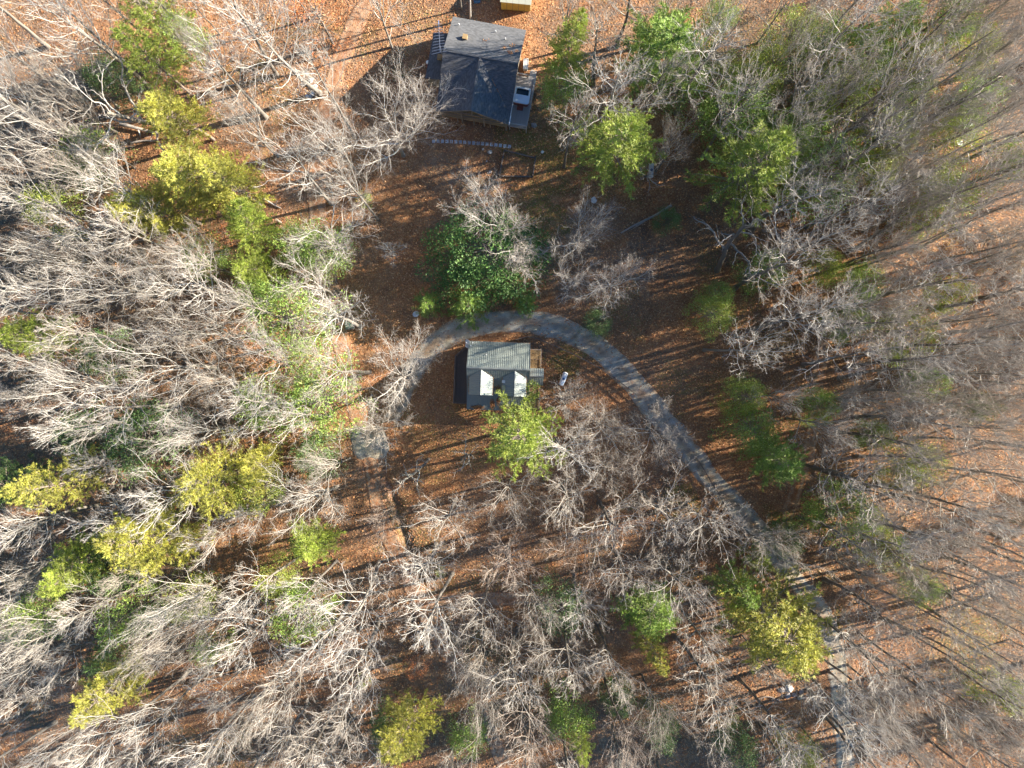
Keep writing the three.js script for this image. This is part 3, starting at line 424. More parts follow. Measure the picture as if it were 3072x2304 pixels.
const leafMat = (r, g, b, t = 0.42) => new THREE.MeshPhysicalMaterial({ color: rgb(r, g, b), vertexColors: true, roughness: 0.65, side: THREE.DoubleSide, transmission: t, thickness: 0 });
const GREEN = { yellow: leafMat(0.5, 0.48, 0.09), lime: leafMat(0.4, 0.47, 0.075), green: leafMat(0.29, 0.41, 0.07), dark: leafMat(0.14, 0.24, 0.06), deep: leafMat(0.09, 0.19, 0.03, 0.25), orange: leafMat(0.6, 0.2, 0.05), red: leafMat(0.42, 0.05, 0.07) };
function pineTree(seed, kind = {}) {
  const K = { h: 18, start: 0.3, R: 4.2, whorl: 0.55, per: 6, ...kind }, r = rngOf(seed), trunk = new Grow(), crown = new Grow(), needles = new Grow();
  const bark = (k) => [0.3 * k, 0.25 * k, 0.21 * k], pts = [], rads = []; let d = V3(0, 1, 0), p = V3(0, -0.15, 0);
  for (let i = 0; i <= 12; i++) { pts.push(p.clone()); rads.push(mix(0.2 * K.h / 18, 0.025, i / 12)); d.x += (r() - 0.5) * 0.06; d.z += (r() - 0.5) * 0.06; d.normalize(); p = p.clone().addScaledVector(d, K.h / 12); }
  trunk.tube(pts, rads, 7, () => bark(0.8 + 0.4 * r()), true);
  const tuft = (q, dir, tone, big) => {
    const nb = 10; for (let i = 0; i < nb; i++) { const a = tilted(dir, 0.25 + 0.75 * r(), r() * 6.28); a.y += 0.25; a.normalize(); const L = (0.2 + 0.16 * r()) * big, w = (0.02 + 0.012 * r()) * big, s = V3().crossVectors(a, dirOf(r)).normalize(), k = tone * (0.8 + 0.4 * r()); const n = V3().crossVectors(a, s).normalize(); if (n.y < 0) n.negate(); needles.face([q.clone().addScaledVector(s, -w), q.clone().addScaledVector(s, w), q.clone().addScaledVector(a, L)], [k * (0.9 + 0.2 * r()), k, k * 0.9], n); }
  };
  let az = 0;
  for (let y = K.h * K.start; y < K.h * 0.985; y += K.whorl * (0.7 + 0.6 * r())) {
    const t = (y / K.h - K.start) / (1 - K.start), prof = Math.pow(1 - t, 0.75) * mix(0.72, 1, clamp(t * 4)) * K.R + 0.35;
    for (let b = 0; b < K.per; b++) {
      az += 2.4 + r() * 0.7; if (r() < 0.12) continue;
      const L = prof * (0.55 + 0.6 * r()), el = mix(0.02, 0.75, t) + (r() - 0.5) * 0.3, dir = V3(Math.cos(az) * Math.cos(el), Math.sin(el), Math.sin(az) * Math.cos(el)), f = y / K.h * 12, k0 = Math.min(11, Math.floor(f)), q0 = pts[k0].clone().lerp(pts[k0 + 1], f - k0), n = 5, bp = [q0], br = [0.035 * L / 3 + 0.012], tone = 0.65 + 0.6 * r(); let q = q0, dd = dir.clone();
      for (let i = 1; i <= n; i++) { dd.addScaledVector(dirOf(r), 0.14); dd.y += 0.04; dd.normalize(); q = q.clone().addScaledVector(dd, L / n); bp.push(q); br.push(br[0] * (1 - 0.8 * i / n)); }
      crown.tube(bp, br, 4, () => bark(1.1), true);
      const m = Math.max(4, Math.round(L * 3.6));
      for (let i = 0; i < m; i++) {
        const s = mix(0.28, 1, (i + r()) / m), ff = s * n, kk = Math.min(n - 1, Math.floor(ff)), o = bp[kk].clone().lerp(bp[kk + 1], ff - kk), bd = bp[kk + 1].clone().sub(bp[kk]).normalize();
        const side = tilted(bd, 0.7 + 0.4 * r(), r() * 6.28); side.y = side.y * 0.45 + 0.12; side.normalize(); const TL = (0.25 + 0.42 * L * 0.35 * (1.15 - s)) * (0.6 + 0.7 * r());
        const tn = Math.max(1, Math.round(TL / 0.2)); for (let j = 0; j <= tn; j++) tuft(o.clone().addScaledVector(side, TL * j / tn), side, tone * (0.9 + 0.2 * r()), K.blade ?? 1);
      }
      tuft(q, dd, tone, 1.1);
    }
  }
  return { parts: [['trunk', trunk.build(), 'pinebark'], ['branches', crown.build(), 'pinebark'], ['crown', needles.build(), 'leaf']], h: K.h, r: K.R, cx: 0, cz: 0 };
}
function leafyTree(seed, kind = {}) {                       // broad evergreen, laurel thicket or tree that keeps its leaves: clumps of single leaves on a branching frame
  const K = { h: 7, R: 3.4, clumps: 46, per: 120, leaf: 0.17, low: 0.12, ...kind }, r = rngOf(seed), trunk = new Grow(), crown = new Grow(), leaves = new Grow(), bark = () => { const k = 0.8 + 0.4 * r(); return [0.28 * k, 0.24 * k, 0.2 * k]; };
  const tp = [V3(0, -0.15, 0), V3(0.1 * r(), K.h * 0.25, 0.1 * r()), V3(0.2 * (r() - 0.5), K.h * 0.55, 0.2 * (r() - 0.5)), V3(0.3 * (r() - 0.5), K.h * 0.9, 0.3 * (r() - 0.5))];
  trunk.tube(tp, [0.14, 0.11, 0.08, 0.02].map((x) => x * K.h / 8), 7, bark, true);
  for (let c = 0; c < K.clumps; c++) {
    const a = r() * 6.28, u = K.low + (1 - K.low) * r(), ring = Math.sqrt(Math.max(0.02, 1 - Math.pow((u - 0.35) / 0.68, 2))) * Math.sqrt(0.25 + 0.75 * r()), rr = K.R * ring * (0.8 + 0.35 * r()), C = V3(Math.cos(a) * rr, K.h * u, Math.sin(a) * rr), cs = K.R * (K.cs ?? 0.24) * (0.7 + 0.6 * r()), tone = 0.7 + 0.6 * r();
    const s = tp[1].clone().lerp(tp[3], clamp(u - 0.15)), m = s.clone().lerp(C, 0.5); m.y += 0.1; crown.tube([s, m, C], [0.04, 0.025, 0.01], 4, bark, true);
    for (let l = 0; l < K.per; l++) {
      const d = dirOf(r), q = C.clone().addScaledVector(d, cs * Math.cbrt(r())); q.y = Math.max(0.1, q.y * 1); const ax = d.clone().addScaledVector(dirOf(r), 0.7); ax.y += 0.15; ax.normalize(); const sd = V3().crossVectors(ax, dirOf(r)).normalize(), L = K.leaf * (0.7 + 0.6 * r()), w = L * 0.24, k = tone * (0.75 + 0.5 * r()), n = V3().crossVectors(ax, sd).normalize(); if (n.y < 0) n.negate();
      leaves.face([q, q.clone().addScaledVector(ax, L * 0.5).addScaledVector(sd, w), q.clone().addScaledVector(ax, L), q.clone().addScaledVector(ax, L * 0.5).addScaledVector(sd, -w)], [k * (0.85 + 0.3 * r()), k, k], n);
    }
  }
  return { parts: [['trunk', trunk.build(), 'bark'], ['branches', crown.build(), 'bark'], ['crown', leaves.build(), 'leaf']], h: K.h * 1.05, r: K.R, cx: 0, cz: 0 };
}
const LIB = {
  oak: [11, 12, 13, 14].map((s) => bareTree('oak', s)), round: [15, 16].map((s) => bareTree('round', s)), tall: [21, 22, 23, 24].map((s) => bareTree('tall', s)), slim: [31, 32, 33].map((s) => bareTree('slim', s)), dead: [41, 42].map((s) => bareTree('dead', s)),
  pine: [51, 52, 53].map((s, i) => pineTree(s, { R: [4.2, 4.6, 3.8][i], per: [6, 5, 7][i] })), young: [61, 62].map((s) => pineTree(s, { h: 7, R: 2.3, start: 0.08, whorl: 0.42, per: 5, blade: 0.9 })),
  magnolia: [leafyTree(71, { h: 9, R: 5.4, clumps: 95, per: 170, leaf: 0.24, cs: 0.19 })], laurel: [81, 82, 83].map((s) => leafyTree(s, { h: 6, R: 3.2, clumps: 74, per: 90, leaf: 0.19, cs: 0.25, low: 0.2 })), beech: [leafyTree(91, { h: 9, R: 2.6, clumps: 40, per: 34, leaf: 0.17, cs: 0.26, low: 0.3 })], bush: [95, 96].map((s) => leafyTree(s, { h: 1.5, R: 1, clumps: 16, per: 60, leaf: 0.13, cs: 0.4 })),
};
const VS = 3072 / 2212, treeRng = rngOf(2024), ALL = [];
const NAMES = { oak: 'bare_oak', round: 'bare_shade_tree', tall: 'bare_tree', slim: 'bare_sapling', dead: 'dead_tree', pine: 'pine_tree', young: 'young_pine', magnolia: 'magnolia_tree', laurel: 'evergreen_tree', beech: 'beech_tree', bush: 'evergreen_bush' };
const CATS = { oak: 'tree', round: 'tree', tall: 'tree', slim: 'tree', dead: 'tree', pine: 'pine', young: 'pine', magnolia: 'tree', laurel: 'tree', beech: 'tree', bush: 'shrub' };
function plant(kind, vx, vy, rv, h, tint, label, group, base) { // crown centre and crown radius as measured on the photograph (2212 px wide), height in metres
  const set = LIB[kind], v = set[Math.floor(treeRng() * set.length)], low = ['laurel', 'magnolia', 'bush', 'beech'].includes(kind), hc = h * (low ? 0.55 : kind === 'pine' || kind === 'young' ? 0.62 : 0.72);
  if (kind === 'pine') rv *= 1.32; if (kind === 'laurel') { rv *= 1.25; h *= 1.2; } if (kind === 'young') rv *= 1.15; const c = base ? V3(base[0], 0, base[1]) : at(vx * VS, vy * VS, hc), rad = base ? rv : rv * VS * (H - hc) / F, sy = h / v.h, sr = clamp(rad / v.r * (['oak', 'tall', 'slim', 'dead', 'round'].includes(kind) ? 1.1 : 1), sy * 0.45, sy * 2.3), turn = treeRng() * 6.2832;
  const ox = (Math.cos(turn) * v.cx + Math.sin(turn) * v.cz) * sr * 0.8, oz = (-Math.sin(turn) * v.cx + Math.cos(turn) * v.cz) * sr * 0.8, x = c.x - ox, z = c.z - oz;
  const o = thing(NAMES[kind], label ?? '', CATS[kind], [x, groundY(x, z), z], turn, group); o.scale.set(sr, sy, sr);
  for (const [n, g, m] of v.parts) part(n, g, m === 'leaf' ? GREEN[tint] : m === 'pinebark' ? BARK.mid : BARK[BARK[tint] ? tint : 'mid'], o);
  ALL.push({ o, kind, tint, vx, vy, h, rad, label }); return o;
}
// evergreens read off the photograph: kind, x, y, radius, height, tint
const EV = `laurel 1700 90 50 8 lime|laurel 1850 140 50 9 green|laurel 1960 150 44 8 lime|laurel 1690 300 44 8 green|laurel 2040 60 44 8 green|laurel 1540 60 36 8 green|laurel 1880 380 40 7 lime|laurel 1820 700 34 7 green|laurel 2040 640 34 7 lime|laurel 1760 880 34 7 green|laurel 1900 1180 40 7 lime|laurel 1980 1260 34 7 green|laurel 400 90 40 8 green|laurel 560 640 40 7 green|laurel 450 560 40 7 green|laurel 130 460 44 8 lime|laurel 560 1060 44 8 lime|laurel 600 1240 36 7 lime|laurel 80 1330 44 8 green|laurel 420 1290 40 8 lime|laurel 1010 1580 34 7 green|laurel 1330 1500 30 7 dark|pine 318 30 62 18 lime|pine 318 118 58 17 lime|pine 372 228 62 18 yellow|pine 412 345 78 20 yellow|pine 482 385 66 19 yellow|pine 345 438 66 17 yellow|pine 512 478 56 15 lime|pine 560 568 46 11 lime|laurel 632 692 78 9 green|pine 72 712 58 14 lime|laurel 705 862 74 9 green|laurel 585 872 56 8 green|pine 452 1040 84 19 yellow|pine 548 990 44 15 yellow|laurel 690 985 44 7 dark|laurel 325 955 72 9 dark|pine 118 1052 66 20 yellow|pine 5 1040 56 17 dark|laurel 205 935 48 9 dark|pine 160 1200 60 16 lime|pine 335 1195 84 17 yellow|laurel 250 1215 50 8 dark|pine 650 1180 52 15 lime|laurel 292 1318 48 9 green|laurel 660 1318 52 9 green|pine 232 1480 62 17 yellow|laurel 255 1420 40 8 dark|laurel 462 1392 30 6 green|pine 898 1590 62 15 yellow|laurel 850 1560 40 7 dark|pine 1118 938 92 19 lime|laurel 1203 1303 46 8 dark|pine 1393 1345 62 16 green|pine 1415 1405 34 17 yellow|laurel 1228 1540 42 8 green|pine 1250 1600 32 15 lime|pine 1690 1335 112 20 yellow|pine 1600 1270 50 14 green|young 1640 1210 32 7 lime|laurel 1618 925 48 8 green|pine 1690 985 62 14 green|laurel 1600 858 38 7 lime|laurel 1532 680 38 7 lime|laurel 1545 640 26 6 green|laurel 1802 1098 56 8 green|pine 1610 365 100 19 lime|laurel 1765 372 80 9 green|laurel 1700 360 48 8 lime|pine 1340 288 92 18 lime|pine 1212 100 46 17 lime|laurel 1222 200 44 9 green|pine 1455 62 92 19 green|laurel 1815 200 58 8 lime|laurel 1770 95 50 8 green|pine 1935 60 60 14 green|laurel 1580 250 64 8 green|laurel 1640 165 46 8 lime|laurel 1468 190 46 8 green|laurel 1900 300 56 8 lime|laurel 2010 440 62 9 lime|laurel 1850 618 42 7 green|laurel 1770 578 32 7 lime|laurel 1640 590 40 7 green|laurel 1945 725 50 8 lime|laurel 1970 1000 44 8 lime|laurel 1880 940 28 6 green|laurel 1990 830 32 7 green|laurel 2085 238 50 8 green|laurel 2090 120 40 8 lime|laurel 1860 1110 30 6 green|laurel 1720 1625 36 7 lime|laurel 1585 1600 34 8 dark|laurel 1690 1165 30 6 dark|young 1008 657 45 6 green|young 925 655 32 5 green|young 1138 655 27 4 green|laurel 700 540 50 6 green|laurel 640 530 44 6 green|laurel 200 340 50 7 green|laurel 250 180 40 7 dark|laurel 185 365 36 6 dark|laurel 2150 350 46 7 green|laurel 2050 300 44 7 lime|laurel 1750 240 40 7 lime|laurel 1950 215 40 7 green|laurel 1560 170 36 7 lime|laurel 1930 1020 30 6 lime|laurel 2140 1480 40 8 lime|laurel 1420 1560 34 8 dark|laurel 1290 700 26 4 dark|laurel 1440 480 24 4 dark|laurel 2100 880 24 7 dark|laurel 240 770 44 8 dark`.split('|').map((s) => { const [k, x, y, r, h, t] = s.split(' '); return [k, +x, +y, +r, +h, t]; });
for (const [k, x, y, r, h, t] of EV) plant(k, x, y, r, h, t);
plant('magnolia', 1052, 545, 128, 8.5, 'deep', 'broad dense dark green evergreen with glossy leaves below the wide bare tree');
plant('bush', 790, 430, 17, 1.6, 'lime', 'small round green bush alone on the shaded leaf-covered yard');
plant('bush', 950, 1236, 11, 1.4, 'lime', 'tiny bright green bush by the foot of a leaning trunk');
plant('bush', 755, 492, 9, 1, 'green', 'tiny green sprig beside the pale dirt lane');
plant('bush', 783, 1472, 15, 1.8, 'lime', 'little bright green bush low in the bottom woods');
plant('bush', 1700, 1130, 24, 1.4, 'green', 'low green bush where the gravel drive meets the dirt lane');
plant('bush', 2135, 222, 28, 2.2, 'red', 'red-twigged shrub near the upper corner of the woods');
plant('beech', 690, 40, 60, 12, 'orange', 'slender beech still holding orange leaves beside the upper dirt lane');
plant('beech', 365, 300, 30, 7, 'orange', 'small beech with orange leaves beside the broken grey trees');
plant('beech', 480, 500, 24, 6, 'orange', 'young beech with orange leaves under the yellow pines');
plant('beech', 900, 1440, 26, 6, 'orange', 'young beech with orange leaves beside the lowest dirt lane');
// bare trees that can be told apart: kind, x, y, radius, height, bark, label
const BT = [
  ['round', 855, 252, 128, 15, 'pale', 'broad white-limbed bare tree arching beside the dark-roofed house'],
  ['round', 1068, 455, 108, 17, 'pale', 'wide pale bare tree spreading over the glossy dark evergreen'],
  ['slim', 1135, 555, 55, 10, 'pale', 'small pale bare tree over the lower edge of the glossy evergreen'],
  ['round', 1268, 492, 78, 13, 'pale', 'pale bare tree between the glossy evergreen and the fallen log'],
  ['round', 1325, 605, 78, 14, 'pale', 'round fine-twigged bare tree just above the bend of the gravel drive'],
  ['slim', 1232, 598, 46, 10, 'pale', 'narrow bare tree between the glossy evergreen and the round fine-twigged tree'],
  ['round', 858, 800, 92, 14, 'pale', 'pale bare tree spreading over the west end of the gravel drive by the cabin'],
  ['slim', 832, 940, 60, 9, 'mid', 'thin crooked bare tree overhanging the gravel parking pad'],
  ['round', 1304, 918, 84, 16, 'mid', 'wide bare tree below the white propane tank inside the drive bend'],
  ['round', 1402, 945, 84, 14, 'mid', 'round bare tree close against the inner side of the gravel drive'],
  ['oak', 705, 490, 100, 17, 'pale', 'big white-limbed tree leaning over the pale dirt lane'],
  ['oak', 655, 620, 84, 17, 'pale', 'white bare tree at the edge of the dark yard shadow'],
  ['tall', 640, 358, 66, 20, 'pale', 'tall pale tree leaning out above the leaf-covered clearing beside the lane'],
  ['tall', 600, 92, 100, 20, 'pale', 'big fan-shaped pale tree beside the upper dirt lane'],
  ['tall', 480, 150, 76, 20, 'pale', 'pale bare tree between the upper pines and the fan-shaped tree'],
  ['oak', 525, 240, 76, 18, 'pale', 'crooked pale tree below the fan-shaped tree by the lane'],
  ['slim', 850, 545, 28, 5, 'pale', 'tiny bare sapling standing alone in the dark yard shadow'],
  ['dead', 1408, 365, 45, 8, 'mid', 'crooked bare tree arching over the grey tank'],
  ['tall', 1295, 85, 80, 16, 'mid', 'fine-twigged bare tree between the dark-roofed house and the upper pine'],
  ['dead', 790, 872, 34, 8, 'pale', 'bleached white dead snag beside the gravel parking pad'],
  ['dead', 245, 215, 100, 20, 'pale', 'big broken white snag with crooked limbs in the upper woods'],
  ['oak', 52, 272, 92, 22, 'pale', 'stout white-limbed tree at the edge beside the big broken snag'],
  ['oak', 135, 588, 96, 24, 'pale', 'white bare tree with a long straight trunk above the pale pine'],
  ['oak', 320, 805, 112, 24, 'pale', 'largest white-limbed tree in the woods beside the cabin'],
  ['oak', 545, 775, 88, 22, 'pale', 'white tree with a long bent trunk reaching toward the parking pad'],
  ['oak', 120, 830, 112, 25, 'pale', 'huge white spreading tree at the edge level with the cabin'],
  ['dead', 885, 1040, 48, 17, 'mid', 'dark forked leaning trunk below the cabin yard'],
  ['dead', 1000, 985, 44, 10, 'mid', 'small dark crooked tree just below the cabin porch'],
  ['tall', 935, 1335, 78, 24, 'pale', 'tall straight pale tree with a long bare trunk in the lower woods'],
  ['tall', 1045, 1335, 60, 20, 'mid', 'narrow cone-shaped bare tree beside the tallest lower trunk'],
  ['tall', 1128, 1470, 78, 22, 'mid', 'fan-shaped bare tree low in the woods beside the lowest dirt lane'],
  ['tall', 760, 1315, 88, 24, 'pale', 'tall pale broom-shaped tree in the lower woods'],
  ['oak', 635, 1090, 84, 22, 'pale', 'white bare tree between the yellow pine and the ditch'],
  ['oak', 1115, 1075, 80, 18, 'mid', 'bare tree directly below the big pine at the cabin corner'],
  ['tall', 1330, 1130, 84, 18, 'mid', 'bare tree in the thin woods below the inner drive bend'],
  ['tall', 1440, 1110, 74, 17, 'mid', 'bare tree nearest the rail fence below the drive'],
  ['tall', 1225, 1085, 66, 18, 'mid', 'bare tree midway between the cabin pine and the rail fence'],
  ['tall', 960, 1120, 66, 18, 'mid', 'bare tree beside the ditch below the parking pad'],
  ['dead', 1870, 240, 90, 18, 'brown', 'dark-trunked forked tree leaning across the upper woods'],
  ['dead', 1600, 500, 90, 16, 'mid', 'crooked grey tree with long limbs under the big green pine'],
  ['dead', 1950, 490, 80, 17, 'brown', 'dark arching tree beside the yellow-green thicket'],
];
for (const [k, x, y, r, h, t, l] of BT) plant(k, x, y, r, h, t, l);
// the rest of the woods: crowns spread over the photograph with the spacing seen there
const YARD = [[690, -50], [1190, -50], [1262, 130], [1230, 330], [1500, 400], [1640, 440], [1650, 560], [1600, 700], [1660, 820], [1720, 1010], [1740, 1130], [1660, 1190], [1500, 1050], [1480, 1000], [1200, 830], [1170, 1020], [950, 1030], [740, 1010], [730, 760], [720, 650], [800, 400], [690, 290]];
const inPoly = (x, y, P) => { let c = false; for (let i = 0, j = P.length - 1; i < P.length; j = i++) { const [a, b] = P[i], [d, e] = P[j]; if ((b > y) !== (e > y) && x < (d - a) * (y - b) / (e - b) + a) c = !c; } return c; };
const BLOCKED = [[-8, 5, -6, 5], [-12, 4.5, -48, -30], [-2, 3, -52, -46], [44, 51.5, 31, 39.5]];
{
  const r = rngOf(404), placed = ALL.filter((t) => !['laurel', 'bush', 'young', 'magnolia'].includes(t.kind)).map((t) => [t.vx, t.vy, t.kind === 'pine' ? 96 : 0]); let n = 0;
  for (let tries = 0; tries < 24000 && n < 330; tries++) {
    const x = r() * 2420 - 104, y = r() * 1830 - 90; if (inPoly(x, y, YARD)) continue;
    const south = y > 1000 && y < 1230 && x > 720 && x < 1640, right = x > 1480, sp = south ? 104 : x > 1880 ? 60 : right ? (x < 1800 ? 108 : 80) : y > 1230 && x > 700 ? 98 : 94;
    if (placed.some(([a, b, c]) => (a - x) ** 2 + (b - y) ** 2 < Math.max(sp, c) ** 2)) continue;
    const kind = r() < (right ? 0.6 : 0.56) ? 'tall' : r() < 0.6 ? 'oak' : 'slim', h = kind === 'slim' ? 11 + 4 * r() : south ? 15 + 5 * r() : 18 + 7 * r(), c = at(x * VS, y * VS, h * 0.72);
    if (BLOCKED.some(([a, b, d, e]) => c.x > a && c.x < b && c.z > d && c.z < e) || (inside(c.x, c.z) && sample(roadField, c.x, c.z) < 0.15)) continue;
    placed.push([x, y, 0]); n++;
    plant(kind, x, y, (kind === 'slim' ? 46 : 62) * (0.8 + 0.5 * r()), h, right ? (r() < (x > 1900 ? 0.2 : 0.55) ? 'pale' : 'mid') : x < 700 ? (r() < 0.75 ? 'pale' : 'mid') : (r() < 0.3 ? 'pale' : r() < 0.75 ? 'mid' : 'brown'));
  }
  // trees beyond the frame whose long shadows reach into it
  for (let i = 0; i < 24; i++) { const x = 66 + r() * 34, z = -62 + r() * 108; plant(r() < 0.75 ? 'tall' : 'pine', 0, 0, 4.2 + r(), 17 + 6 * r(), r() < 0.5 ? 'brown' : 'green', 'tree standing beyond the sunward edge of the photo', 'trees outside the frame', [x, z]); }
}
// a label for each tree that has none: by look, and by how close its crown stands to something one can find
{
  const MARKS = [['the cabin roof', 1075, 790], ['the white propane tank', 1218, 818], ['the dark-roofed house', 1035, 150], ['the hot tub', 1126, 208], ['the row of stepping stones', 1015, 308], ['the green utility box', 757, 690], ['the satellite dish on a pole', 898, 678], ['the grey tank', 1405, 367], ['the fallen log', 1395, 475], ['the gravel parking pad', 798, 952], ['the glossy dark evergreen', 1052, 550], ['the bend of the gravel drive', 1330, 735], ['the rail fence', 1500, 1030], ['the stone pile', 1700, 1490], ['the white tarp', 2085, 278], ['the rock pile', 672, 180], ['the big yellow-green pine by the lower drive', 1690, 1340], ['the pine at the cabin corner', 1118, 940], ['the big broken snag', 245, 215],
    ["the photo's upper left corner", 0, 0], ["the photo's upper right corner", 2212, 0], ["the photo's lower left corner", 0, 1659], ["the photo's lower right corner", 2212, 1659], ["the middle of the photo's left edge", 0, 830], ["the middle of the photo's right edge", 2212, 830], ["the middle of the photo's top edge", 1106, 0], ["the middle of the photo's bottom edge", 1106, 1659], ["the gravel drive's lower end", 1820, 1590], ["the ditch's lower end", 890, 1360], ["the hidden dirt lane's bend", 1780, 750], ['the orange beech', 690, 40], ['the big fan-shaped tree', 600, 92], ['the huge white tree at the edge', 120, 830], ['the dark-trunked forked tree', 1870, 240], ['the pale broom-shaped tree', 760, 1315], ['the dark arching tree', 1950, 490], ['the lowest dirt lane', 1010, 1480], ['the red-twigged shrub', 2135, 222], ['the long-trunked yellow pine', 118, 1052]];
  const ORD = ['first', 'second', 'third', 'fourth', 'fifth', 'sixth', 'seventh', 'eighth', 'ninth', 'tenth', 'eleventh', 'twelfth', 'thirteenth', 'fourteenth', 'fifteenth', 'sixteenth'];
  const NOUN = { oak: 'spreading bare tree', tall: 'tall bare tree', slim: 'slender bare sapling', dead: 'crooked bare tree', pine: 'pine', young: 'young pine', laurel: 'leafy evergreen' }, TINT = { yellow: 'yellow-green', lime: 'bright green', green: 'green', dark: 'dark green', deep: 'dark green', pale: 'white-barked', mid: 'grey', brown: 'brownish' };
  const used = new Set();
  for (const kind of Object.keys(NOUN)) {
    const set = ALL.filter((t) => t.kind === kind && (t.vx || t.vy)), ranks = MARKS.map(([, mx, my]) => { const s = set.slice().sort((a, b) => (a.vx - mx) ** 2 + (a.vy - my) ** 2 - (b.vx - mx) ** 2 - (b.vy - my) ** 2); return new Map(s.map((t, i) => [t, i])); });
    for (const t of set) {
      if (t.label) continue;
      const opts = MARKS.map((m, i) => [ranks[i].get(t), (t.vx - m[1]) ** 2 + (t.vy - m[2]) ** 2, m[0]]).sort((a, b) => a[0] - b[0] || a[1] - b[1]);
      for (const [k, , m] of opts) { const l = `${TINT[t.tint]} ${NOUN[kind]}, ${k ? (ORD[k] ?? (k + 1) + 'th') + ' ' : ''}closest to ${m}`; if (!used.has(l)) { used.add(l); t.o.userData.label = l; break; } }
      t.o.userData.group = { pine: 'pines in the woods', young: 'young pines', laurel: 'evergreens under the bare trees' }[kind] ?? 'bare trees of the woods';
    }
  }
}
// ------------------------------------------------------------------ tanks, boxes, fences, stones, logs
function tank(px, py, len, rad, turn, shell, domeMat, label) {
  const p = at(px, py, 0.5), y0 = groundY(p.x, p.z), o = thing('propane_tank', label, 'propane tank', [p.x, y0, p.z], turn), y = rad + 0.22, h = len / 2 - rad * 0.55, pts = [new THREE.Vector2(0.001, -h - rad * 0.55)];
  for (let i = 1; i <= 8; i++) { const a = i / 8 * Math.PI / 2; pts.push(new THREE.Vector2(rad * Math.sin(a), -h - rad * 0.55 * Math.cos(a))); } for (let i = 8; i >= 0; i--) { const a = i / 8 * Math.PI / 2; pts.push(new THREE.Vector2(Math.max(0.001, rad * Math.sin(a)), h + rad * 0.55 * Math.cos(a))); }
  part('shell', new THREE.LatheGeometry(pts, 28).rotateX(Math.PI / 2).translate(0, y, 0), shell, o);
  const d = part('valve_dome', new THREE.LatheGeometry([[0.001, 0.16], [0.1, 0.15], [0.15, 0.1], [0.16, 0]].map(([a, b]) => new THREE.Vector2(a, b)).reverse(), 20).translate(0, y + rad - 0.03, 0), domeMat, o);
  part('knob', new THREE.CylinderGeometry(0.03, 0.03, 0.05, 8).translate(0, y + rad + 0.15, 0), steel, d);
  for (const s of [-1, 1]) { part('leg', merged([box(-rad * 0.8, rad * 0.8, -0.1, 0.1, s * h * 0.75 - 0.1, s * h * 0.75 + 0.1), box(-rad * 0.55, rad * 0.55, 0.1, 0.34, s * h * 0.75 - 0.04, s * h * 0.75 + 0.04)]), mat(0.35, 0.34, 0.32, 0.9), o); }
  return o;
}
tank(1690, 1137, 1.86, 0.33, -0.39, mat(0.8, 0.8, 0.77, 0.4), mat(0.03, 0.13, 0.32, 0.4), 'white propane tank with a blue valve dome beside the cabin');
tank(1953, 512, 1.9, 0.32, -0.06, mat(0.42, 0.42, 0.4, 0.6), mat(0.06, 0.08, 0.16, 0.5), 'weathered grey propane tank under the crooked bare tree');
{ // green utility box
  const p = at(1051, 976), y = groundY(p.x, p.z), o = thing('utility_box', 'pale green metal utility box on the leaf-covered yard', 'utility box', [p.x, y, p.z], 0.12), m = mat(0.22, 0.29, 0.2, 0.6);
  part('cabinet', new RoundedBoxGeometry(0.86, 0.8, 0.82, 1, 0.03).translate(0, 0.36, 0), m, o); part('lid', new RoundedBoxGeometry(0.92, 0.07, 0.88, 1, 0.02).rotateX(0.08).translate(0, 0.81, 0), mat(0.27, 0.34, 0.24, 0.6), o); part('base_slab', box(-0.55, 0.55, -0.2, 0.06, -0.52, 0.52), mat(0.4, 0.39, 0.36, 0.95), o); part('latch', box(-0.05, 0.05, 0.4, 0.5, 0.41, 0.44), steel, o);
}
{ // stepping stones in a row
  const r = rngOf(61), m = [0, 1, 2].map((i) => mat(0.3 + 0.05 * i, 0.33 + 0.05 * i, 0.36 + 0.05 * i, 0.9)), g = new RoundedBoxGeometry(0.4, 0.07, 0.42, 1, 0.015), ORD = ['first', 'second', 'third', 'fourth', 'fifth', 'sixth', 'seventh', 'eighth', 'ninth', 'tenth', 'eleventh', 'twelfth', 'thirteenth', 'fourteenth', 'fifteenth', 'sixteenth', 'seventeenth', 'eighteenth'];
  for (let i = 0; i < 18; i++) { const p = at(1301 + 13.35 * i, 424 + 17 * Math.pow(i / 17, 1.8)), s = single('stepping_stone', g, m[Math.floor(r() * 3)], `square grey stepping stone below the house, ${ORD[i]} from the bare tree end`, 'stepping stone', 'row of stepping stones'); s.position.set(p.x, groundY(p.x, p.z) + 0.03, p.z); s.rotation.set((r() - 0.5) * 0.06, 0.05 + (r() - 0.5) * 0.16 - 0.1, (r() - 0.5) * 0.06); }
}
function rock(px, py, s, label, m, flat = 0.6, name = 'rock', group) { const r = rngOf(Math.round(px * 7 + py)), g = toCreasedNormals(new THREE.IcosahedronGeometry(1, 2), 0.5), P = g.attributes.position, seen = new Map(); for (let i = 0; i < P.count; i++) { const k = [P.getX(i), P.getY(i), P.getZ(i)].map((x) => x.toFixed(3)).join(); if (!seen.has(k)) seen.set(k, 0.78 + 0.44 * r()); const q = seen.get(k); P.setXYZ(i, P.getX(i) * q * s, P.getY(i) * q * s * flat, P.getZ(i) * q * s * 0.85); } g.computeVertexNormals(); const p = at(px, py), o = single(name, g, m, label, 'rock', group); o.position.set(p.x, groundY(p.x, p.z) + s * flat * 0.45, p.z); o.rotation.y = r() * 6; return o; }
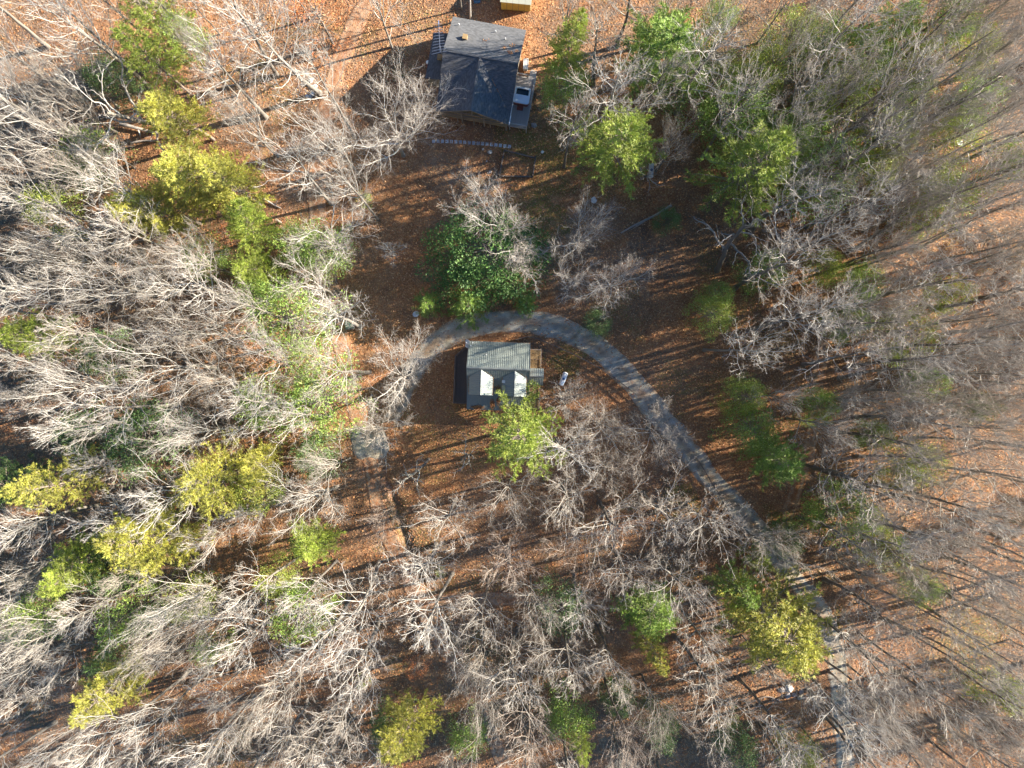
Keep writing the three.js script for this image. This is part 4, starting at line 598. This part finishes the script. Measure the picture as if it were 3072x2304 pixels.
const stoneA = mat(0.42, 0.41, 0.38, 0.95), stoneB = mat(0.55, 0.55, 0.53, 0.9), stoneC = mat(0.3, 0.27, 0.26, 0.95);
rock(1781, 602, 0.42, 'pale boulder in the leaves between the bare tree and the fallen log', stoneB); rock(1470, 457, 0.28, 'largest pale rock below the stepping stones', stoneA); rock(1449, 448, 0.15, 'small rock just below the stepping stones', stoneA); rock(1460, 484, 0.11, 'tiny rock below the largest pale rock', stoneA); rock(1627, 456, 0.2, 'lone pale rock past the end of the stepping stones', stoneB); rock(1602, 236 + 140, 0.35, 'dark rock against the foot of the house deck', stoneC); rock(1470, 517, 0.22, 'brownish rock beside the garden border', stoneC);
{ // heap of rubble by the upper lane
  const r = rngOf(71), WORDS = ['flat grey', 'pale', 'dark', 'square white', 'long grey', 'rounded', 'chipped', 'angular', 'thin', 'mossy', 'large dark', 'small pale', 'broken white', 'blunt grey'];
  WORDS.forEach((w, i) => rock(928 + (r() - 0.5) * 34 + i * 0.6, 238 + i * 4.2, 0.2 + 0.14 * r(), `${w} stone in the rock pile beside the upper dirt lane`, [stoneA, stoneB, stoneC][/white|pale/.test(w) ? 1 : /dark/.test(w) ? 2 : 0], 0.7, 'stone', 'rock pile beside the lane'));
  // stones and slab at the lower right
  [['large pale slab', 2366, 2064, 0.55, stoneA], ['dark leaning slab', 2346, 2068, 0.4, stoneC], ['long dark stone', 2362, 2086, 0.4, stoneC], ['short dark stone', 2382, 2084, 0.3, stoneC], ['tan block', 2400, 2090, 0.4, mat(0.38, 0.34, 0.26, 0.95)], ['blunt grey stone', 2404, 2074, 0.3, stoneC]].forEach(([w, x, y, s, m]) => rock(x, y, s, `${w} in the stone pile under the big yellow-green pine`, m, 0.5, 'stone', 'stone pile under the pine'));
}
function log(pts, r0, m, label, name = 'fallen_log', branches = []) {
  const o = thing(name, label, 'log', [0, 0, 0]), P = pts.map(([x, y, up = 0]) => { const p = at(x, y); return V3(p.x, groundY(p.x, p.z) + r0 * 0.8 + up, p.z); }), g = new Grow(), r = rngOf(Math.round(pts[0][0])), tone = () => { const k = 0.75 + 0.5 * r(); return [0.42 * k, 0.37 * k, 0.33 * k]; };
  const c = new THREE.CatmullRomCurve3(P).getPoints(14); g.tube(c, c.map((_, i) => r0 * mix(1, 0.55, i / 14)), 8, tone); part('trunk', g.build(), m, o);
  for (const [t, x, y, up] of branches) { const b = new Grow(), a = c[Math.round(t * 14)], e = at(x, y); b.tube([a, a.clone().lerp(V3(e.x, groundY(e.x, e.z) + up, e.z), 0.5).add(V3(0.1, 0.1, 0)), V3(e.x, groundY(e.x, e.z) + up, e.z)], [r0 * 0.45, r0 * 0.3, 0.02], 5, tone, true); part('branch', b.build(), m, o); }
  return o;
}
log([[2012, 618, 0.15], [1960, 650, 0.1], [1905, 676], [1862, 700]], 0.17, BARK.mid, 'long grey fallen log with a side branch on the sunlit leaves', 'fallen_log', [[0.45, 1872, 702, 0.1], [0.2, 2035, 640, 0.3]]);
log([[793, 597, 0.25], [820, 614, 0.1], [842, 625]], 0.14, BARK.pale, 'short pale log on the bright leaf-covered clearing beside the lane', 'fallen_log', [[0.6, 838, 603, 0.5]]);
log([[372, 378, 0.6], [420, 390, 0.3], [472, 402]], 0.25, BARK.pale, 'thick broken white log below the big broken snag', 'fallen_log', [[0.5, 430, 425, 0.4]]);
log([[395, 430], [440, 424], [475, 428, 0.2]], 0.16, BARK.mid, 'thin grey log lying just below the thick broken one');
log([[2655, 1072, 0.3], [2700, 1066, 0.2], [2748, 1062]], 0.07, BARK.pale, 'thin pale fallen pole under the woods beside the drive');
log([[2230, 2115], [2300, 2088, 0.1], [2345, 2105]], 0.12, BARK.brown, 'brown log at the foot of the stone pile');
function stump(px, py, rad, h, label) { const p = at(px, py), g = new Grow(), r = rngOf(px); g.tube([V3(0, -0.15, 0), V3(0, 0.15, 0), V3(0.03, h, 0)], [rad * 1.4, rad, rad * 0.9], 10, () => { const k = 0.7 + 0.5 * r(); return [0.34 * k, 0.3 * k, 0.26 * k]; }); const o = thing('tree_stump', label, 'stump', [p.x, groundY(p.x, p.z), p.z]); part('trunk', g.build(), BARK.mid, o); part('cut_face', new THREE.CylinderGeometry(rad * 0.88, rad * 0.88, 0.03, 12).translate(0.03, h, 0), mat(0.5, 0.4, 0.27, 0.9), o); }
stump(842, 668, 0.16, 1.6, 'upright stump at the edge of the green thicket below the clearing'); stump(852, 688, 0.2, 0.5, 'low sawn stump with a pale top by the green thicket');
// rail fences
function fence(label, pts, m, opt = {}) {
  const o = thing('rail_fence', label, 'fence', [0, 0, 0]), c = polyline(S(pts), opt.each ?? 2.2), h = opt.h ?? 1.1;
  c.forEach((p, i) => { const y = groundY(p.x, p.z); part('post', box(p.x - 0.06, p.x + 0.06, y - 0.3, y + h, p.z - 0.06, p.z + 0.06), m, o); if (i) { const q = c[i - 1], b = groundY(q.x, q.z); for (const k of opt.rails ?? [0.9, 0.5]) part('rail', bar(V3(q.x, b + k * h, q.z), V3(p.x, y + k * h, p.z), 0.07, 0.14), m, o); } });
  return o;
}
fence('dark rail fence slanting from the cabin porch along the gravel drive', [[1621, 1020], [1680, 1046], [1740, 1074], [1800, 1106], [1860, 1148], [1920, 1196]], darkWood);
fence('short rail fence beside the cabin roof corner facing the drive', [[1548, 1020], [1575, 1010], [1621, 1020]], darkWood);
fence('rail fence below the drive on the shaded leafy slope', [[2090, 1380], [2130, 1445], [2175, 1520], [2212, 1600], [2230, 1680], [2232, 1750]], darkWood, { h: 0.95 });
fence('rail fence closing the shaded slope, lower arm with two posts', [[2232, 1605], [2170, 1608], [2150, 1612]], darkWood, { h: 0.95 });
fence('weathered rail along the bank beside the upper green thicket', [[1878, 224], [1911, 214], [1960, 199], [2012, 182], [2067, 162]], tanWood, { h: 0.5, rails: [0.9] });
fence('dark rail fence stub beside the ditch', [[1000, 762], [1010, 800], [1012, 850]], darkWood, { h: 1 });
{ // timber border of the old garden bed
  const o = thing('garden_border', 'dark timber border around the shaded garden bed below the stepping stones', 'garden border', [0, 0, 0]); const P = [[1513, 453], [1606, 475], [1598, 532], [1498, 530]].map(([x, y]) => { const p = at(x, y); return V3(p.x, groundY(p.x, p.z), p.z); });
  for (let i = 0; i < 4; i++) { part('timber', bar(P[i].clone().add(V3(0, 0.16, 0)), P[(i + 1) % 4].clone().add(V3(0, 0.16, 0)), 0.16, 0.3), darkWood, o); part('post', box(P[i].x - 0.06, P[i].x + 0.06, P[i].y - 0.2, P[i].y + 0.95, P[i].z - 0.06, P[i].z + 0.06), darkWood, o); }
}
{ // yellow-walled shed at the top edge
  const p = at(1547, 33), o = thing('shed', 'shed with a yellow panelled wall and cream roof at the top edge', 'shed', [p.x, 0, p.z], -0.1), y0 = groundY(p.x, p.z) - 0.2, cream = mat(0.5, 0.5, 0.38, 0.7), yel = new THREE.MeshStandardMaterial({ map: woodTex(0.52, 0.36, 0.07, 9), roughness: 0.8 });
  part('wall', box(-1.85, 1.85, y0, 2.0, -3.4, -0.06), mat(0.3, 0.24, 0.1, 0.9), o);
  for (let i = 0; i < 5; i++) part('wall_panel', box(-1.83 + i * 0.735, -1.83 + i * 0.735 + 0.655, y0 + 0.1, 1.96, -0.06, 0), yel, o);
  for (let i = 0; i < 5; i++) { part('roof_panel', slab([[-1.95 + i * 0.78, 2.0, 0.12], [-1.95 + i * 0.78 + 0.76, 2.0, 0.12], [-1.95 + i * 0.78 + 0.76, 2.75, -1.75], [-1.95 + i * 0.78, 2.75, -1.75]], 0.04), cream, o); part('roof_panel', slab([[-1.95 + i * 0.78, 2.0, -3.6], [-1.95 + i * 0.78 + 0.76, 2.0, -3.6], [-1.95 + i * 0.78 + 0.76, 2.75, -1.76], [-1.95 + i * 0.78, 2.75, -1.76]], 0.04), cream, o); }
}
{ // utility pole above the house, blue tub at the top edge
  const p = at(1411, 54), o = thing('utility_pole', 'pale utility pole standing behind the house roof', 'pole', [p.x, groundY(p.x, p.z), p.z], 0); o.rotation.set(-0.03, 0, -0.045); part('shaft', new THREE.CylinderGeometry(0.1, 0.14, 9.5, 12).translate(0, 4.5, 0), greyWood, o); part('cross_arm', box(-0.7, 0.7, 8.5, 8.6, -0.06, 0.06), greyWood, o);
  const b = at(1431, 4), t = thing('blue_tub', 'small blue tub on the ground at the top edge of the photo', 'tub', [b.x, groundY(b.x, b.z), b.z], 0.1); part('body', new RoundedBoxGeometry(0.8, 0.5, 0.6, 2, 0.08).translate(0, 0.25, 0), mat(0.04, 0.16, 0.36, 0.5), t); part('lid', new RoundedBoxGeometry(0.7, 0.04, 0.5, 1, 0.015).translate(0, 0.51, 0), mat(0.05, 0.06, 0.08, 0.6), t);
  const w = onHouse(5.15, 0, -2.3), q = thing('white_tub', 'white oblong tub standing beside the house wall', 'tub', [w.x, groundY(w.x, w.z), w.z], houseTurn + 0.12); part('body', new RoundedBoxGeometry(0.6, 0.7, 1.35, 3, 0.16).translate(0, 0.35, 0), offWhite, q); part('rim', merged([box(-0.3, -0.24, 0.66, 0.73, -0.6, 0.6), box(0.24, 0.3, 0.66, 0.73, -0.6, 0.6), box(-0.24, 0.24, 0.66, 0.73, -0.66, -0.6), box(-0.24, 0.24, 0.66, 0.73, 0.6, 0.66)]), white, q);
  const d = onHouse(-6.95, 0, -0.2), k = thing('red_drum', 'red drum with a round white lid beside the lean-to', 'drum', [d.x, groundY(d.x, d.z), d.z]); part('drum_body', new THREE.CylinderGeometry(0.32, 0.32, 1.0, 20).translate(0, 0.45, 0), mat(0.25, 0.06, 0.04, 0.6), k); part('lid', new THREE.SphereGeometry(0.26, 20, 10, 0, 6.2832, 0, 1.5).scale(1, 0.5, 1).translate(0, 0.95, 0), white, k);
  const c = at(1999, 198), s = single('concrete_block', new RoundedBoxGeometry(0.5, 0.4, 0.42, 1, 0.03), mat(0.55, 0.56, 0.55, 0.9), 'pale concrete block by the weathered rail', 'block'); s.position.set(c.x, groundY(c.x, c.z) + 0.18, c.z); s.rotation.y = 0.2;
}
function tarp(label, pts, m) { const r = rngOf(Math.round(pts[0][0])), C = pts.map(([x, y]) => at(x, y)), pos = [], idx = [], n = 12; for (let j = 0; j <= n; j++) for (let i = 0; i <= n; i++) { const a = C[0].clone().lerp(C[1], i / n), b = C[3].clone().lerp(C[2], i / n), p = a.lerp(b, j / n); pos.push(p.x, groundY(p.x, p.z) + 0.12 + 0.25 * fbm(p.x * 1.6, p.z * 1.6, 3) + 0.03 * r(), p.z); } for (let j = 0; j < n; j++) for (let i = 0; i < n; i++) { const o = j * (n + 1) + i; idx.push(o, o + n + 1, o + 1, o + 1, o + n + 1, o + n + 2); } const g = new THREE.BufferGeometry(); g.setAttribute('position', new THREE.Float32BufferAttribute(pos, 3)); g.setIndex(idx); g.computeVertexNormals(); single('white_tarp', g, m, label, 'tarp'); }
const tarpMat = mat(0.75, 0.76, 0.78, 0.6, both);
tarp('crumpled white tarp crossed by a dark branch shadow in the woods', [[2897, 366], [2915, 374], [2900, 410], [2880, 402]], tarpMat); tarp('smaller crumpled pale tarp just below the big white tarp', [[2862, 418], [2880, 424], [2886, 442], [2866, 436]], tarpMat);
// ------------------------------------------------------------------ fallen leaves over the ground
{
  const r = rngOf(808), L = [];
  for (let i = 0; i < 330000; i++) {
    const x = (r() * 2 - 1) * 70, z = (r() * 2 - 1) * 53, d = inside(x, z) ? sample(roadField, x, z) : 9;
    if (d < 0.1 && r() < step(0.35, -0.9, d) * 0.86) continue;
    const q = at(1108, 1325); if (Math.hypot(x - q.x, z - q.z) < 2.2 && r() < 0.8) continue;
    L.push([x, groundY(x, z) + 0.035 + 0.05 * r(), z, 0.13 + 0.11 * r()]);
  }
  leaves('leaf_litter', L, scene);
}
renderer.render(scene, camera);
